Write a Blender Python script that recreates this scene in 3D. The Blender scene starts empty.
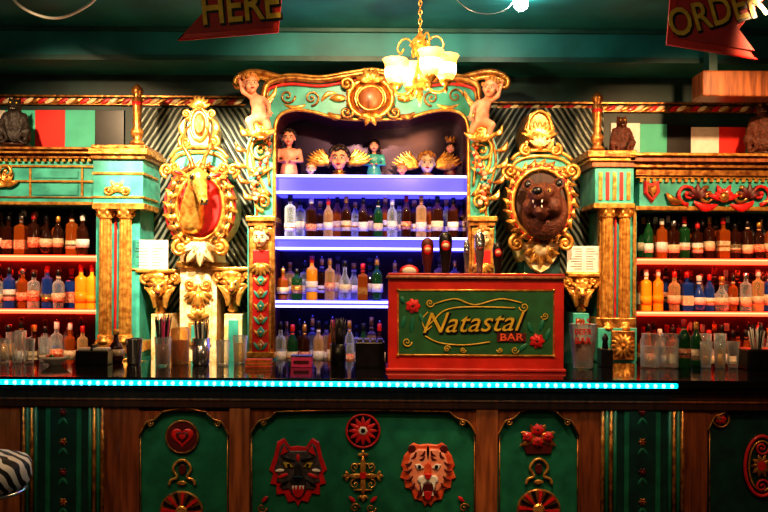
import bpy, bmesh, math, random
from mathutils import Vector, Matrix, Euler
random.seed(7)
pi=math.pi
F=800.0; EYE=1.6; HY=277.0; CY=-5.7; RL=0.006
def P(px,py,y):
    d=y-CY; dx=px-384; dy=py-HY
    return Vector(((dx+dy*RL)*d/F, y, EYE-(dy-dx*RL)*d/F))
def S(y): return (y-CY)/F
def ZL(py,y): return EYE-(py-HY)*S(y)
scene=bpy.context.scene
# ---------------------------------------------------------------- materials
MT={}
def mat(name,col,rough=.5,metal=0,em=None,es=0,col2=None,scale=20,bump=0,kind='noise',coat=0,trans=0):
    m=bpy.data.materials.new(name); m.use_nodes=True
    nt=m.node_tree; N=nt.nodes; L=nt.links
    bs=N['Principled BSDF']
    bs.inputs['Base Color'].default_value=(*col,1)
    bs.inputs['Roughness'].default_value=rough
    bs.inputs['Metallic'].default_value=metal
    if coat: bs.inputs['Coat Weight'].default_value=coat
    if em:
        bs.inputs['Emission Color'].default_value=(*em,1)
        bs.inputs['Emission Strength'].default_value=es
    if col2 or bump:
        tc=N.new('ShaderNodeTexCoord')
        if kind=='wood':
            mp=N.new('ShaderNodeMapping'); mp.inputs['Scale'].default_value=(9,9,.8)
            L.new(tc.outputs['Object'],mp.inputs['Vector'])
            tx=N.new('ShaderNodeTexNoise'); tx.inputs['Scale'].default_value=scale; tx.inputs['Detail'].default_value=5
            L.new(mp.outputs[0],tx.inputs['Vector'])
        elif kind in('diagA','diagB'):
            mp=N.new('ShaderNodeMapping'); mp.inputs['Rotation'].default_value=(0,math.radians(58 if kind=='diagA' else -58),0)
            L.new(tc.outputs['Object'],mp.inputs['Vector'])
            tx=N.new('ShaderNodeTexWave'); tx.bands_direction='Z'; tx.inputs['Scale'].default_value=scale
            tx.inputs['Distortion'].default_value=1.6; tx.inputs['Detail'].default_value=3
            L.new(mp.outputs[0],tx.inputs['Vector'])
        elif kind=='zebra':
            tx=N.new('ShaderNodeTexWave'); tx.bands_direction='DIAGONAL'; tx.inputs['Scale'].default_value=scale
            tx.inputs['Distortion'].default_value=5; tx.inputs['Detail'].default_value=1
            L.new(tc.outputs['Object'],tx.inputs['Vector'])
        else:
            tx=N.new('ShaderNodeTexNoise'); tx.inputs['Scale'].default_value=scale; tx.inputs['Detail'].default_value=4
            L.new(tc.outputs['Object'],tx.inputs['Vector'])
        if col2:
            cr=N.new('ShaderNodeValToRGB'); e=cr.color_ramp.elements
            a,b_=(.35,.65) if kind!='zebra' else (.48,.52)
            e[0].position=a; e[1].position=b_
            e[0].color=(*col2,1); e[1].color=(*col,1)
            L.new(tx.outputs[0 if 'Fac' not in tx.outputs else 'Fac'],cr.inputs[0]); L.new(cr.outputs[0],bs.inputs['Base Color'])
        if bump:
            bp=N.new('ShaderNodeBump'); bp.inputs['Strength'].default_value=bump; bp.inputs['Distance'].default_value=.01
            L.new(tx.outputs['Fac'],bp.inputs['Height']); L.new(bp.outputs[0],bs.inputs['Normal'])
    MT[name]=m; return m
def glassmat(name,col,tr,tint=None):
    m=bpy.data.materials.new(name); m.use_nodes=True
    nt=m.node_tree; N=nt.nodes; L=nt.links
    bs=N['Principled BSDF']; bs.inputs['Base Color'].default_value=(*col,1); bs.inputs['Roughness'].default_value=.06
    bs.inputs['Coat Weight'].default_value=.5
    t=N.new('ShaderNodeBsdfTransparent'); t.inputs[0].default_value=(*(tint or [min(1,c*.5+.5) for c in col]),1)
    mx=N.new('ShaderNodeMixShader'); lw=N.new('ShaderNodeLayerWeight'); lw.inputs[0].default_value=.45
    mr=N.new('ShaderNodeMapRange'); mr.inputs[3].default_value=1-tr; mr.inputs[4].default_value=1
    L.new(lw.outputs['Facing'],mr.inputs[0]); L.new(mr.outputs[0],mx.inputs[0])
    L.new(t.outputs[0],mx.inputs[1]); L.new(bs.outputs[0],mx.inputs[2])
    L.new(mx.outputs[0],N['Material Output'].inputs[0]); MT[name]=m
mat('gold',(1.0,.56,.14),.26,.6,col2=(.50,.20,.035),scale=30,bump=.3)
mat('oldgold',(.66,.30,.07),.30,.6,col2=(.20,.06,.015),scale=26,bump=.4)
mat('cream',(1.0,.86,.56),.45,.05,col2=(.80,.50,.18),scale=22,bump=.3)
mat('teal',(.075,.50,.42),.38,0,col2=(.035,.28,.24),scale=9,coat=.3)
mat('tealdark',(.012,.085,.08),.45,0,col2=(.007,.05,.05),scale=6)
mat('wallteal',(.008,.045,.045),.5,0,col2=(.004,.025,.025),scale=6)
mat('tealceil',(.012,.20,.23),.5,0,col2=(.007,.12,.14),scale=3)
mat('green',(.018,.19,.11),.42,0,col2=(.010,.12,.07),scale=12,coat=.2)
mat('signgreen',(.03,.14,.055),.4,0,col2=(.02,.09,.035),scale=10,coat=.3)
mat('greendk',(.008,.055,.045),.45,0,col2=(.005,.03,.026),scale=12)
mat('red',(.70,.02,.02),.4,0,col2=(.45,.012,.012),scale=18,coat=.3)
mat('signred',(.60,.03,.018),.4,0,col2=(.42,.018,.01),scale=8,coat=.4)
mat('signmar',(.40,.018,.02),.5,0,col2=(.28,.012,.015),scale=8)
mat('redwall',(.85,.03,.02),.6,col2=(.7,.02,.015),scale=5)
mat('tealwall',(.08,.58,.42),.6,col2=(.06,.48,.35),scale=5)
mat('maroon',(.12,.008,.008),.5,col2=(.07,.006,.006),scale=12)
mat('orange',(.85,.16,.05),.45,col2=(.6,.07,.025),scale=30)
mat('pink',(.9,.40,.26),.5,col2=(.8,.26,.16),scale=30)
mat('hotpink',(.9,.08,.3),.5,col2=(.8,.05,.25),scale=20)
mat('white',(.85,.82,.76),.5,col2=(.75,.71,.64),scale=20)
mat('black',(.012,.010,.012),.3,col2=(.006,.006,.006),scale=20)
mat('blackmatte',(.02,.016,.014),.6,col2=(.01,.008,.008),scale=20,bump=.3)
mat('grey',(.10,.08,.08),.5,col2=(.035,.03,.035),scale=40)
mat('wood',(.28,.080,.025),.38,0,col2=(.10,.026,.010),scale=4,kind='wood',coat=.3)
mat('woodlt',(.42,.14,.045),.38,0,col2=(.17,.05,.018),scale=4,kind='wood',coat=.3)
mat('wooddk',(.06,.020,.010),.4,0,col2=(.025,.009,.006),scale=4,kind='wood',coat=.2)
mat('fur',(.15,.038,.015),.6,0,col2=(.05,.012,.006),scale=70,bump=.9)
mat('furblk',(.03,.02,.018),.55,0,col2=(.012,.008,.008),scale=60,bump=.8)
mat('skin',(.90,.40,.26),.5,col2=(.8,.32,.19),scale=20)
mat('porcelain',(.88,.68,.52),.3,col2=(.78,.56,.40),scale=20,coat=.4)
mat('hairbr',(.03,.012,.008),.5,col2=(.015,.006,.004),scale=60,bump=.6)
mat('hairgold',(.60,.26,.06),.5,col2=(.35,.12,.025),scale=60,bump=.6)
mat('diagA',(.27,.30,.25),.3,.35,col2=(.010,.016,.013),scale=8,bump=1,kind='diagA')
mat('diagB',(.27,.30,.25),.3,.35,col2=(.010,.016,.013),scale=8,bump=1,kind='diagB')
mat('zebra',(.85,.82,.78),.6,col2=(.01,.01,.01),scale=9,kind='zebra')
mat('mirror',(.07,.045,.09),.20,.8,col2=(.045,.03,.06),scale=3)
mat('cabback',(.10,.026,.012),.35,.3,col2=(.04,.010,.006),scale=4)
mat('steel',(.6,.6,.62),.22,.9,col2=(.5,.5,.52),scale=20)
mat('countertop',(.008,.008,.010),.08,0,col2=(.005,.005,.006),scale=30,coat=.2)
mat('floorwood',(.06,.03,.02),.4,col2=(.03,.015,.01),scale=3,kind='wood')
mat('ledteal',(.0,.1,.15),.4,em=(.0,.50,.70),es=3)
mat('ledtealhot',(.2,.8,.9),.4,em=(.06,.85,.95),es=11)
mat('ledviolet',(.2,.2,.5),.4,em=(.36,.36,1.0),es=4.6)
mat('acrylic',(.03,.03,.25),.3,em=(.085,.075,1.0),es=1.7)
mat('ledred',(.5,.02,.01),.4,em=(1,.035,.012),es=9)
mat('ledorange',(.5,.2,.1),.4,em=(1,.33,.13),es=3.0)
mat('globe',(.9,.6,.3),.4,em=(1,.42,.07),es=2.6)
mat('globehot',(1,.85,.5),.4,em=(1,.62,.22),es=14)
mat('bulb',(1,.95,.85),.4,em=(1,.85,.65),es=120)
mat('yolive',(.66,.45,.05),.42,col2=(.45,.30,.025),scale=20)
mat('yellowliq',(.95,.42,.02),.1,0,col2=(.85,.32,.015),scale=8,coat=.5)
mat('labelc',(.80,.70,.50),.5,col2=(.55,.42,.26),scale=70)
mat('labelw',(.88,.86,.82),.5,col2=(.60,.54,.48),scale=100)
mat('labelr',(.60,.04,.03),.5,col2=(.75,.55,.32),scale=90)
mat('labelb',(.02,.02,.03),.5,col2=(.30,.20,.08),scale=90)
glassmat('clear',(.70,.78,.82),.88,(.93,.96,.97)); glassmat('clearwarm',(.85,.58,.30),.72,(.95,.75,.45)); glassmat('drink',(.40,.12,.06),.5,(.7,.3,.2))
glassmat('amber',(.42,.10,.012),.45,(.75,.28,.05)); glassmat('brownglass',(.05,.012,.005),.35,(.35,.12,.04)); glassmat('greenglass',(.015,.10,.03),.4,(.12,.45,.15)); glassmat('blueglass',(.03,.10,.50),.5,(.25,.4,.9))
# ---------------------------------------------------------------- builder
class B:
    def __init__(s): s.v=[];s.f=[];s.m=[];s.sm=[];s.mats=[]
    def mi(s,n):
        if n not in s.mats: s.mats.append(n)
        return s.mats.index(n)
    def add(s,vs,fs,mat,smooth=False,mx=None):
        o=len(s.v); i=s.mi(mat)
        for v in vs:
            v=Vector(v); s.v.append(mx@v if mx else v)
        for f in fs: s.f.append(tuple(o+k for k in f)); s.m.append(i); s.sm.append(smooth)
    def finish(s,name,parent=None):
        lo=Vector((min(v.x for v in s.v),min(v.y for v in s.v),min(v.z for v in s.v)))
        hi=Vector((max(v.x for v in s.v),max(v.y for v in s.v),max(v.z for v in s.v)))
        c=Vector(((lo.x+hi.x)/2,(lo.y+hi.y)/2,lo.z))
        me=bpy.data.meshes.new(name)
        me.from_pydata([v-c for v in s.v],[],s.f)
        for n in s.mats: me.materials.append(MT[n])
        me.polygons.foreach_set('material_index',s.m); me.polygons.foreach_set('use_smooth',s.sm)
        bm=bmesh.new(); bm.from_mesh(me); bmesh.ops.recalc_face_normals(bm,faces=bm.faces); bm.to_mesh(me); bm.free()
        me.update()
        o=bpy.data.objects.new(name,me); scene.collection.objects.link(o); o.location=c
        if parent: o.parent=parent
        return o
    def bmadd(s,bm,mat,smooth=False,mx=None):
        bm.verts.index_update()
        s.add([v.co.copy() for v in bm.verts],[[v.index for v in f.verts] for f in bm.faces],mat,smooth,mx); bm.free()
    def box(s,x0,x1,y0,y1,z0,z1,mat,bev=0,mx=None):
        bm=bmesh.new(); bmesh.ops.create_cube(bm,size=1)
        for v in bm.verts:
            v.co=Vector(((x0+x1)/2+v.co.x*(x1-x0),(y0+y1)/2+v.co.y*(y1-y0),(z0+z1)/2+v.co.z*(z1-z0)))
        if bev: bmesh.ops.bevel(bm,geom=bm.edges[:],offset=bev,segments=2,affect='EDGES',profile=.5)
        s.bmadd(bm,mat,False,mx)
    def pbox(s,px0,px1,py0,py1,yf,yb,mat,bev=0):
        c=P((px0+px1)/2,(py0+py1)/2,yf); w=abs(px1-px0)*S(yf)/2; h=abs(py1-py0)*S(yf)/2
        s.box(c.x-w,c.x+w,yf,yb,c.z-h,c.z+h,mat,bev)
    def lathe(s,prof,o,mat,seg=16,smooth=True,mx=None,flute=0,sx=1,sy=1,rot=0):
        o=Vector(o); vs=[];fs=[]
        for (r,z) in prof:
            for i in range(seg):
                a=2*pi*i/seg+rot; rr=r*(1-flute*(i%2))
                vs.append(o+Vector((rr*math.cos(a)*sx,rr*math.sin(a)*sy,z)))
        n=len(prof)
        for j in range(n-1):
            for i in range(seg):
                fs.append((j*seg+i,j*seg+(i+1)%seg,(j+1)*seg+(i+1)%seg,(j+1)*seg+i))
        fs.append(tuple(range(seg))[::-1]); fs.append(tuple((n-1)*seg+i for i in range(seg)))
        s.add(vs,fs,mat,smooth,mx)
    def ell(s,c,r,mat,seg=10,rot=None,mx=None):
        bm=bmesh.new(); bmesh.ops.create_uvsphere(bm,u_segments=seg,v_segments=max(4,seg*2//3),radius=1)
        if not hasattr(r,'__len__'): r=(r,r,r)
        m=Matrix.Translation(Vector(c))@(rot.to_matrix().to_4x4() if rot else Matrix())@Matrix.Diagonal((*r,1))
        if mx: m=mx@m
        s.bmadd(bm,mat,True,m)
    def tube(s,pts,rad,mat,seg=6,closed=False,mx=None):
        pts=[Vector(p) for p in pts]; n=len(pts)
        if not hasattr(rad,'__len__'): rad=[rad]*n
        vs=[];fs=[]
        for i,p in enumerate(pts):
            a=pts[(i-1)%n] if (closed or i>0) else p; b=pts[(i+1)%n] if (closed or i<n-1) else p
            t=(b-a); t=t.normalized() if t.length>1e-9 else Vector((0,0,1))
            ref=Vector((0,1,0))
            if t.cross(ref).length<.15: ref=Vector((1,0,0))
            n1=t.cross(ref).normalized(); n2=n1.cross(t)
            for k in range(seg):
                an=2*pi*k/seg; vs.append(p+(n1*math.cos(an)+n2*math.sin(an))*rad[i])
        for i in range(n if closed else n-1):
            j=(i+1)%n
            for k in range(seg): fs.append((i*seg+k,i*seg+(k+1)%seg,j*seg+(k+1)%seg,j*seg+k))
        if not closed: fs.append(tuple(range(seg))); fs.append(tuple((n-1)*seg+k for k in range(seg)))
        s.add(vs,fs,mat,True,mx)
    def ptube(s,pp,y,r,mat,seg=6,closed=False,sm=0):
        if sm: pp=smoothpts(pp,sm,closed)
        s.tube([P(a[0],a[1],y if len(a)<3 else a[2]) for a in pp],r if hasattr(r,'__len__') else r*S(y),mat,seg,closed)
    def poly(s,pts,yf,yb,mat,bev=0):
        n=len(pts); pts=[P(a,b,yf) for a,b in pts]
        cx=sum(p.x for p in pts)/n; cz=sum(p.z for p in pts)/n
        k=1-bev
        fr=[Vector((cx+(p.x-cx)*k,yf,cz+(p.z-cz)*k)) for p in pts]
        vs=fr[:]; fs=[tuple(range(n))]
        if bev:
            md=[Vector((p.x,yf+(yb-yf)*.5,p.z)) for p in pts]; vs+=md
            fs+=[(i,(i+1)%n,n+(i+1)%n,n+i) for i in range(n)]
        o=len(vs); bk=[Vector((p.x,yb,p.z)) for p in pts]; vs+=bk
        fs+=[(o-n+i,o-n+(i+1)%n,o+(i+1)%n,o+i) for i in range(n)]
        fs.append(tuple(o+i for i in range(n))[::-1])
        s.add(vs,fs,mat,False)
    def disc(s,px,py,rx,ry,yf,yb,mat,bev=.15,n=24):
        s.poly([(px+rx*math.cos(2*pi*i/n),py+ry*math.sin(2*pi*i/n)) for i in range(n)],yf,yb,mat,bev)
    def ring(s,px,py,rx,ry,y,r,mat,n=28,seg=6):
        s.ptube([(px+rx*math.cos(2*pi*i/n),py+ry*math.sin(2*pi*i/n)) for i in range(n)],y,r,mat,seg,True)
    def scroll(s,px,py,r,a0,turns,dr,y,th,mat):
        n=int(14*turns)+4; pp=[];rr=[]
        for i in range(n):
            t=i/(n-1); rad=r*(1-.86*t); a=a0+dr*2*pi*turns*t
            pp.append((px+rad*math.cos(a),py+rad*math.sin(a),y-.012*t)); rr.append(th*S(y)*(1-.45*t))
        s.ptube(pp,y,rr,mat,6); e=P(pp[-1][0],pp[-1][1],y-.012); s.ell(e,th*S(y)*1.1,mat,8)
    def leaf(s,x0,y0,x1,y1,w,y,mat,bulge=.02,cv=0,n=7):
        a=Vector((x0,y0)); b=Vector((x1,y1)); d=b-a; nn=Vector((-d.y,d.x)).normalized(); vs=[];fs=[]
        for i in range(n):
            t=i/(n-1); c=a+d*t+nn*cv*math.sin(pi*t)*d.length
            ww=w*math.sin(pi*min(1,t*.85+.12))**.8*(1 if i<n-1 else .05)
            for k,(o,yy) in enumerate(((-1,0),(-.45,-bulge*.9),(0,-bulge*.45),(.45,-bulge*.9),(1,0))):
                q=c+nn*o*ww; vs.append(P(q.x,q.y,y+yy*math.sin(pi*min(1,t*.8+.15))))
        for i in range(n-1):
            for k in range(4): fs.append((i*5+k,i*5+k+1,i*5+5+k+1,i*5+5+k))
        s.add(vs,fs,mat,True)
    def fan(s,px,py,r,a0,a1,n,w,y,mat,bulge=.02,r2=None):
        for i in range(n):
            a=a0+(a1-a0)*i/max(1,n-1); rr=r if (i%2==0 or not r2) else r2
            s.leaf(px,py,px+rr*math.cos(a),py+rr*math.sin(a),w,y-.002*(i%2),mat,bulge)
    def text(s,st,px,py,y,size,mat,shear=0,rot=0,ext=.004,sx=1,off=.012):
        cu=bpy.data.curves.new('t','FONT'); cu.body=st; cu.align_x='CENTER'; cu.align_y='CENTER'; cu.size=1; cu.shear=shear; cu.extrude=ext/(size*S(y)); cu.resolution_u=3
        cu.offset=off
        o=bpy.data.objects.new('t',cu); scene.collection.objects.link(o)
        dg=bpy.context.evaluated_depsgraph_get(); me=bpy.data.meshes.new_from_object(o.evaluated_get(dg))
        k=size*S(y)
        mx=Matrix.Translation(P(px,py,y))@Matrix.Rotation(rot,4,'Y')@Matrix.Rotation(pi/2,4,'X')@Matrix.Diagonal((k*sx,k,k,1))
        s.add([v.co.copy() for v in me.vertices],[tuple(p.vertices) for p in me.polygons],mat,False,mx)
        bpy.data.objects.remove(o); bpy.data.meshes.remove(me)
    def organic(s,blobs,mat,vox,mx=None,smooth=4):
        bm=bmesh.new()
        for bl in blobs:
            c,r=bl[0],bl[1]
            if not hasattr(r,'__len__'): r=(r,r,r)
            m=Matrix.Translation(Vector(c))@(Euler(bl[2]).to_matrix().to_4x4() if len(bl)>2 else Matrix())@Matrix.Diagonal((*r,1))
            bmesh.ops.create_icosphere(bm,subdivisions=2,radius=1,matrix=m)
        me=bpy.data.meshes.new('o'); bm.to_mesh(me); bm.free()
        o=bpy.data.objects.new('o',me); scene.collection.objects.link(o)
        rm=o.modifiers.new('r','REMESH'); rm.mode='VOXEL'; rm.voxel_size=vox
        sm=o.modifiers.new('s','SMOOTH'); sm.factor=.5; sm.iterations=smooth
        dg=bpy.context.evaluated_depsgraph_get(); e=bpy.data.meshes.new_from_object(o.evaluated_get(dg))
        s.add([v.co.copy() for v in e.vertices],[tuple(p.vertices) for p in e.polygons],mat,True,mx)
        bpy.data.objects.remove(o); bpy.data.meshes.remove(e)
def smoothpts(pp,k,closed=False):
    n=len(pp); out=[]
    for i in range(n if closed else n-1):
        p0=pp[(i-1)%n] if (closed or i>0) else pp[i]; p1=pp[i]; p2=pp[(i+1)%n]; p3=pp[(i+2)%n] if (closed or i<n-2) else pp[(i+1)%n]
        for j in range(k):
            t=j/k
            out.append(tuple(.5*((2*p1[q])+(-p0[q]+p2[q])*t+(2*p0[q]-5*p1[q]+4*p2[q]-p3[q])*t*t+(-p0[q]+3*p1[q]-3*p2[q]+p3[q])*t**3) for q in range(len(p1))))
    if not closed: out.append(tuple(pp[-1]))
    return out
def limb(bl,p0,p1,r0,r1,n=6):
    p0=Vector(p0);p1=Vector(p1)
    for i in range(n):
        t=i/(n-1); bl.append((p0.lerp(p1,t),r0+(r1-r0)*t))
def G(name,loc=(0,0,0)):
    e=bpy.data.objects.new(name,None); e.empty_display_size=.1; scene.collection.objects.link(e); e.location=loc; return e
def head(b,c,h,skin,hair,yaw=0,tilt=0,curls=True,neck=True,mxp=None):
    mx=Matrix.Translation(Vector(c))@Matrix.Rotation(yaw,4,'Z')@Matrix.Rotation(tilt,4,'Y')@Matrix.Scale(h,4)
    bl=[((0,0,.12),(.38,.42,.38)),((0,-.12,-.1),(.30,.30,.36)),((0,-.28,-.36),.10),((0,-.45,-.07),(.055,.1,.07)),((0,-.40,.02),(.04,.08,.1)),
        ((.17,-.27,-.14),.14),((-.17,-.27,-.14),.14),((0,-.33,.14),(.24,.1,.07)),((.38,0,-.02),(.05,.08,.11)),((-.38,0,-.02),(.05,.08,.11)),
        ((0,-.40,-.22),(.10,.05,.05))]
    if neck: limb(bl,(0,.05,-.3),(0,.05,-.62),.16,.18,4)
    b.organic(bl,skin,.045,mx,3)
    for sx in(-1,1):
        b.ell((sx*.14,-.385,.03),(.075,.045,.045),'white',8,mx=mx); b.ell((sx*.14,-.425,.03),(.040,.02,.042),'black',6,mx=mx)
        b.tube([(sx*.05,-.43,.11),(sx*.14,-.44,.15),(sx*.24,-.38,.11)],.018,hair,5,mx=mx)
    b.ell((0,-.455,-.205),(.10,.03,.02),'red',8,mx=mx); b.ell((0,-.45,-.24),(.08,.03,.022),'red',8,mx=mx)
    if curls:
        for i in range(46):
            u=random.random(); a=random.uniform(0,2*pi); el=random.uniform(.02,1.0)
            x=.40*math.cos(a)*math.cos(el*1.5); y=.43*math.sin(a)*math.cos(el*1.5); z=.14+.40*math.sin(el*1.5)
            if y<-.2 and z<.36: continue
            b.ell((x,y,z),random.uniform(.09,.13),hair,6,mx=mx)
    else:
        b.ell((0,.04,.20),(.43,.44,.36),hair,12,mx=mx)
        for sx in(-1,1): b.ell((sx*.36,.05,-.08),(.10,.2,.36),hair,8,mx=mx)
# ---------------------------------------------------------------- room shell
def shell(name,*a,**k):
    b=B(); b.box(*a,**k); return b.finish(name)
shell('floor',-3.9,3.9,-8.2,.5,-.1,0,'floorwood')
shell('ceiling',-3.9,3.9,-8.2,.5,3.33,3.43,'tealceil')
b=B(); b.box(-3.9,3.9,.36,.5,0,3.33,'wallteal'); b.finish('wall_back')
shell('wall_left',-4.0,-3.9,-8.2,.5,0,3.33,'maroon')
shell('wall_right',3.9,4.0,-8.2,.5,0,3.33,'maroon')
shell('wall_front',-4,4,-8.3,-8.2,0,3.33,'wooddk')
b=B(); b.box(-3.9,3.9,-.12,.36,3.12,3.33,'tealceil'); b.box(-3.9,3.9,-.135,-.12,3.10,3.135,'tealdark'); b.box(-3.9,3.9,-.15,-.12,3.30,3.33,'tealdark',.004); b.finish('trim_1')
def stripes(name,lst,y=.34):
    b=B()
    for x0,x1,y0,y1,m in lst: b.pbox(x0,x1,y0,y1,y,.36,m,.002)
    return b.finish(name)
stripes('trim_2',[(-40,5,110,152,'white'),(5,35,110,152,'tealwall'),(35,65,110,152,'redwall'),(65,95,110,152,'tealwall'),(95,124,110,152,'black')])
stripes('trim_3',[(611,640,123,162,'white'),(640,667,124,162,'tealwall'),(667,691,125,162,'black'),(691,719,127,162,'white'),(719,746,127,162,'redwall'),(746,775,128,162,'tealwall'),(775,810,128,162,'black')])
b=B()
for x0,x1,yy in ((-30,245,100),(455,800,107)):
    n=int((x1-x0)/7)
    for i in range(n):
        xx=x0+7*i; y0=yy+(xx-x0)*.006
        b.leaf(xx-2,y0+2.4,xx+8,y0-2.4,2.4,.325,('oldgold','red','cream')[i%3],.012,n=4)
    b.pbox(x0,x1,yy+3,yy+5,.33,.36,'oldgold',.002); b.pbox(x0,x1,yy-5,yy-3,.33,.36,'oldgold',.002)
b.finish('trim_4')
for i,(x0,x1,k) in enumerate(((138,197,'diagA'),(197,262,'diagB'),(484,540,'diagA'),(540,603,'diagB'))):
    b=B(); b.pbox(x0,x1,108,352,.30,.34,k); b.finish('wall_panel' if i==0 else 'wall_panel.%03d'%i)
# ---------------------------------------------------------------- back counter
b=B(); b.box(-3.4,3.4,-.26,.30,.06,.90,'wooddk'); b.box(-3.4,3.4,-.30,.34,.90,.93,'countertop',.005); b.box(-3.38,3.38,-.22,.3,0,.06,'black')
for i in range(13):
    x=-3.3+i*.53; b.box(x,x+.47,-.275,-.26,.12,.84,'wood',.006)
b.finish('back_counter')
CT=.93
# ---------------------------------------------------------------- bottles
KINDS={
'wine':([(.0,0),(1,0),(1,.02),(1,.58),(.85,.68),(.42,.77),(.36,.80),(.36,.9)],.038),
'liq':([(.0,0),(1,0),(1,.02),(1,.66),(.92,.71),(.40,.76),(.36,.80),(.36,.9)],.042),
'sq':([(.0,0),(1.2,0),(1.25,.02),(1.25,.64),(1.1,.69),(.42,.73),(.38,.78),(.38,.9)],.040),
'bulb':([(.0,0),(.8,0),(1.05,.08),(1.1,.3),(.9,.5),(.45,.62),(.34,.70),(.34,.9)],.046),
'taper':([(.0,0),(.85,0),(.88,.02),(1.05,.6),(.8,.68),(.4,.72),(.36,.78),(.36,.9)],.040)}
def bottle(b,x,y,z,h,kind,gm,lm,cm):
    prof,r=KINDS[kind]; r=r*random.uniform(.86,1.05); seg=12
    rot=pi/4 if kind=='sq' else 0
    if kind=='sq': seg=4
    o=(x,y,z)
    b.lathe([(max(p[0]*r,.001),p[1]*h) for p in prof],o,gm,seg,kind!='sq',rot=rot)
    if gm in('clear','clearwarm') and random.random()<.7:
        lq=random.choice(['yellowliq','clearwarm','drink','amber']) if gm=='clearwarm' else random.choice(['clear','clear','clearwarm','blueglass'])
        b.lathe([(prof[2][0]*r*.93,.01),(prof[3][0]*r*.93,random.uniform(.3,.58)*h)],o,lq,seg,kind!='sq',rot=rot)
    rr=prof[3][0]*r+.0015
    l0=random.uniform(.14,.22)*h; l1=l0+random.uniform(.17,.28)*h
    if kind not in('bulb','taper'):
        b.lathe([(rr,l0),(rr,l1)],o,lm,seg,kind!='sq',rot=rot)
        if random.random()<.5: b.lathe([(rr+.001,l0+.35*(l1-l0)),(rr+.001,l0+.55*(l1-l0))],o,random.choice(['labelr','labelb','gold','labelc']),seg,kind!='sq',rot=rot)
    else: b.lathe([(1.10*r+.002,.2*h),(1.08*r+.003,.40*h)],o,lm,seg,True)
    b.lathe([(.40*r,.84*h),(.44*r,.85*h),(.44*r,.985*h),(.3*r,1*h)],o,cm,10)
    if random.random()<.35: b.lathe([(.40*r,.76*h),(.40*r,.81*h)],o,random.choice([lm,cm]),10)
    if random.random()<.3: b.lathe([(.16*r,1*h),(.13*r,1.06*h)],o,'steel',6)
def brow(b,x0,x1,y,z,hs,gl,step=.086,lab=('labelc','labelw','labelr','labelb','labelw','labelc'),caps=('black','gold','red','black','steel','white')):
    x=x0
    while x<x1:
        g=random.choice(gl); k=random.choice(['wine','liq','liq','sq','taper','bulb','liq'])
        bottle(b,x,y+random.uniform(-.015,.015),z,random.uniform(*hs),k,g,random.choice(lab),random.choice(caps)); x+=step*random.uniform(.94,1.1)
# ---------------------------------------------------------------- side cabinets
def fcol(b,px,py0,py1,r,y,m1='gold',m2='teal'):
    a=P(px,py1,y); t=P(px,py0,y); h=t.z-a.z; s=S(y)
    b.lathe([(r*1.35*s,0),(r*1.4*s,.02),(r*1.1*s,.03),(r*1.25*s,.05),(r*s,.06)],a,m1,16)
    b.lathe([(r*s,.06),(r*.9*s,h-.07)],a,m1,24,False,flute=.16)
    b.lathe([(r*.95*s,h-.07),(r*1.2*s,h-.06),(r*1.0*s,h-.05),(r*1.2*s,h-.03),(r*1.6*s,h-.01),(r*1.6*s,h)],a,m1,16)
    for k in range(6):
        an=2*pi*k/6
        b.ell(a+Vector((math.cos(an)*r*1.25*s,math.sin(an)*r*1.25*s,h-.035)),(.012,.012,.022),m1,6)
def cabinet(name,x0,x1,sh1,sh2,ctop,col,left):
    b=B(); yf=-.04
    z0=CT
    wx0=P(x0,300,yf).x; wx1=P(x1,300,yf).x
    cx=(x0+x1)/2
    b.box(wx0,wx1,.24,.295,z0,P(cx,ctop+10,yf).z,'cabback')
    for sh in(sh1,sh2):
        z=P(cx,sh,yf).z
        b.box(wx0,wx1,yf+.01,.24,z-.012,z+.012,'wooddk')
        b.box(wx0,wx1,yf-.012,yf+.008,z+.001,z+.008,'ledorange'); b.box(wx0,wx1,yf-.014,yf+.008,z-.016,z-.0,'ledred'); b.box(wx0,wx1,yf-.012,yf+.008,z+.009,z+.015,'ledred')
        b.box(wx0,wx1,.20,.238,z-.022,z-.012,'ledred')
    c0=P(col[0],300,yf).x; c1=P(col[1],300,yf).x
    zt=P(cx,ctop,yf).z
    b.box(c0,c1,-.05,.295,z0,zt,'teal',.004)
    if left: b.box(wx0-.05,wx0,-.04,.295,z0,zt,'teal')
    else: b.box(wx1,wx1+.05,-.04,.295,z0,zt,'teal')
    return b,zt,wx0,wx1,c0,c1
b,zt,wx0,wx1,c0,c1=cabinet('l',-60,96,257,311,205,(96,140),True)
zE=P(60,155,-.1).z
b.box(wx0-.05,wx1,-.08,.295,zt-.005,zE,'teal',.004)
for py,th,yy,m in((203,3,-.095,'gold'),(197,1.5,-.09,'oldgold'),(181,2,-.095,'gold'),(166,2,-.095,'gold')):
    b.pbox(-60,94,py-th/2,py+th/2,yy,-.07,m,.002)
for xx in (30,82):
    b.pbox(xx-1,xx+1,168,196,-.092,-.07,'gold',.001)
b.pbox(34,78,171,178,-.088,-.07,'teal',.002); b.pbox(34,78,184,195,-.088,-.07,'teal',.002)
for k,(p0,p1,yy,m) in enumerate(((153,158,-.12,'oldgold'),(149,153,-.16,'gold'),(146.5,149,-.19,'oldgold'))):
    b.pbox(-70,91,p0,p1,yy,.295,m,.004)
for i in range(24):
    x=-60+i*6.4; b.pbox(x,x+3.5,157.5,161.5,-.11,-.08,'gold',.001)
b.pbox(93,143,158,205,-.15,.28,'teal',.004)
b.pbox(88,147,148,154,-.20,.28,'gold',.005); b.pbox(90,145,154,159,-.175,.28,'oldgold',.005); b.pbox(91,145,144.5,148,-.17,.28,'oldgold',.004)
b.pbox(92,144,172,174.5,-.16,.2,'gold',.002); b.pbox(92,144,203,209,-.17,.2,'gold',.003); b.pbox(92,144,196,198,-.16,.2,'gold',.002)
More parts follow.
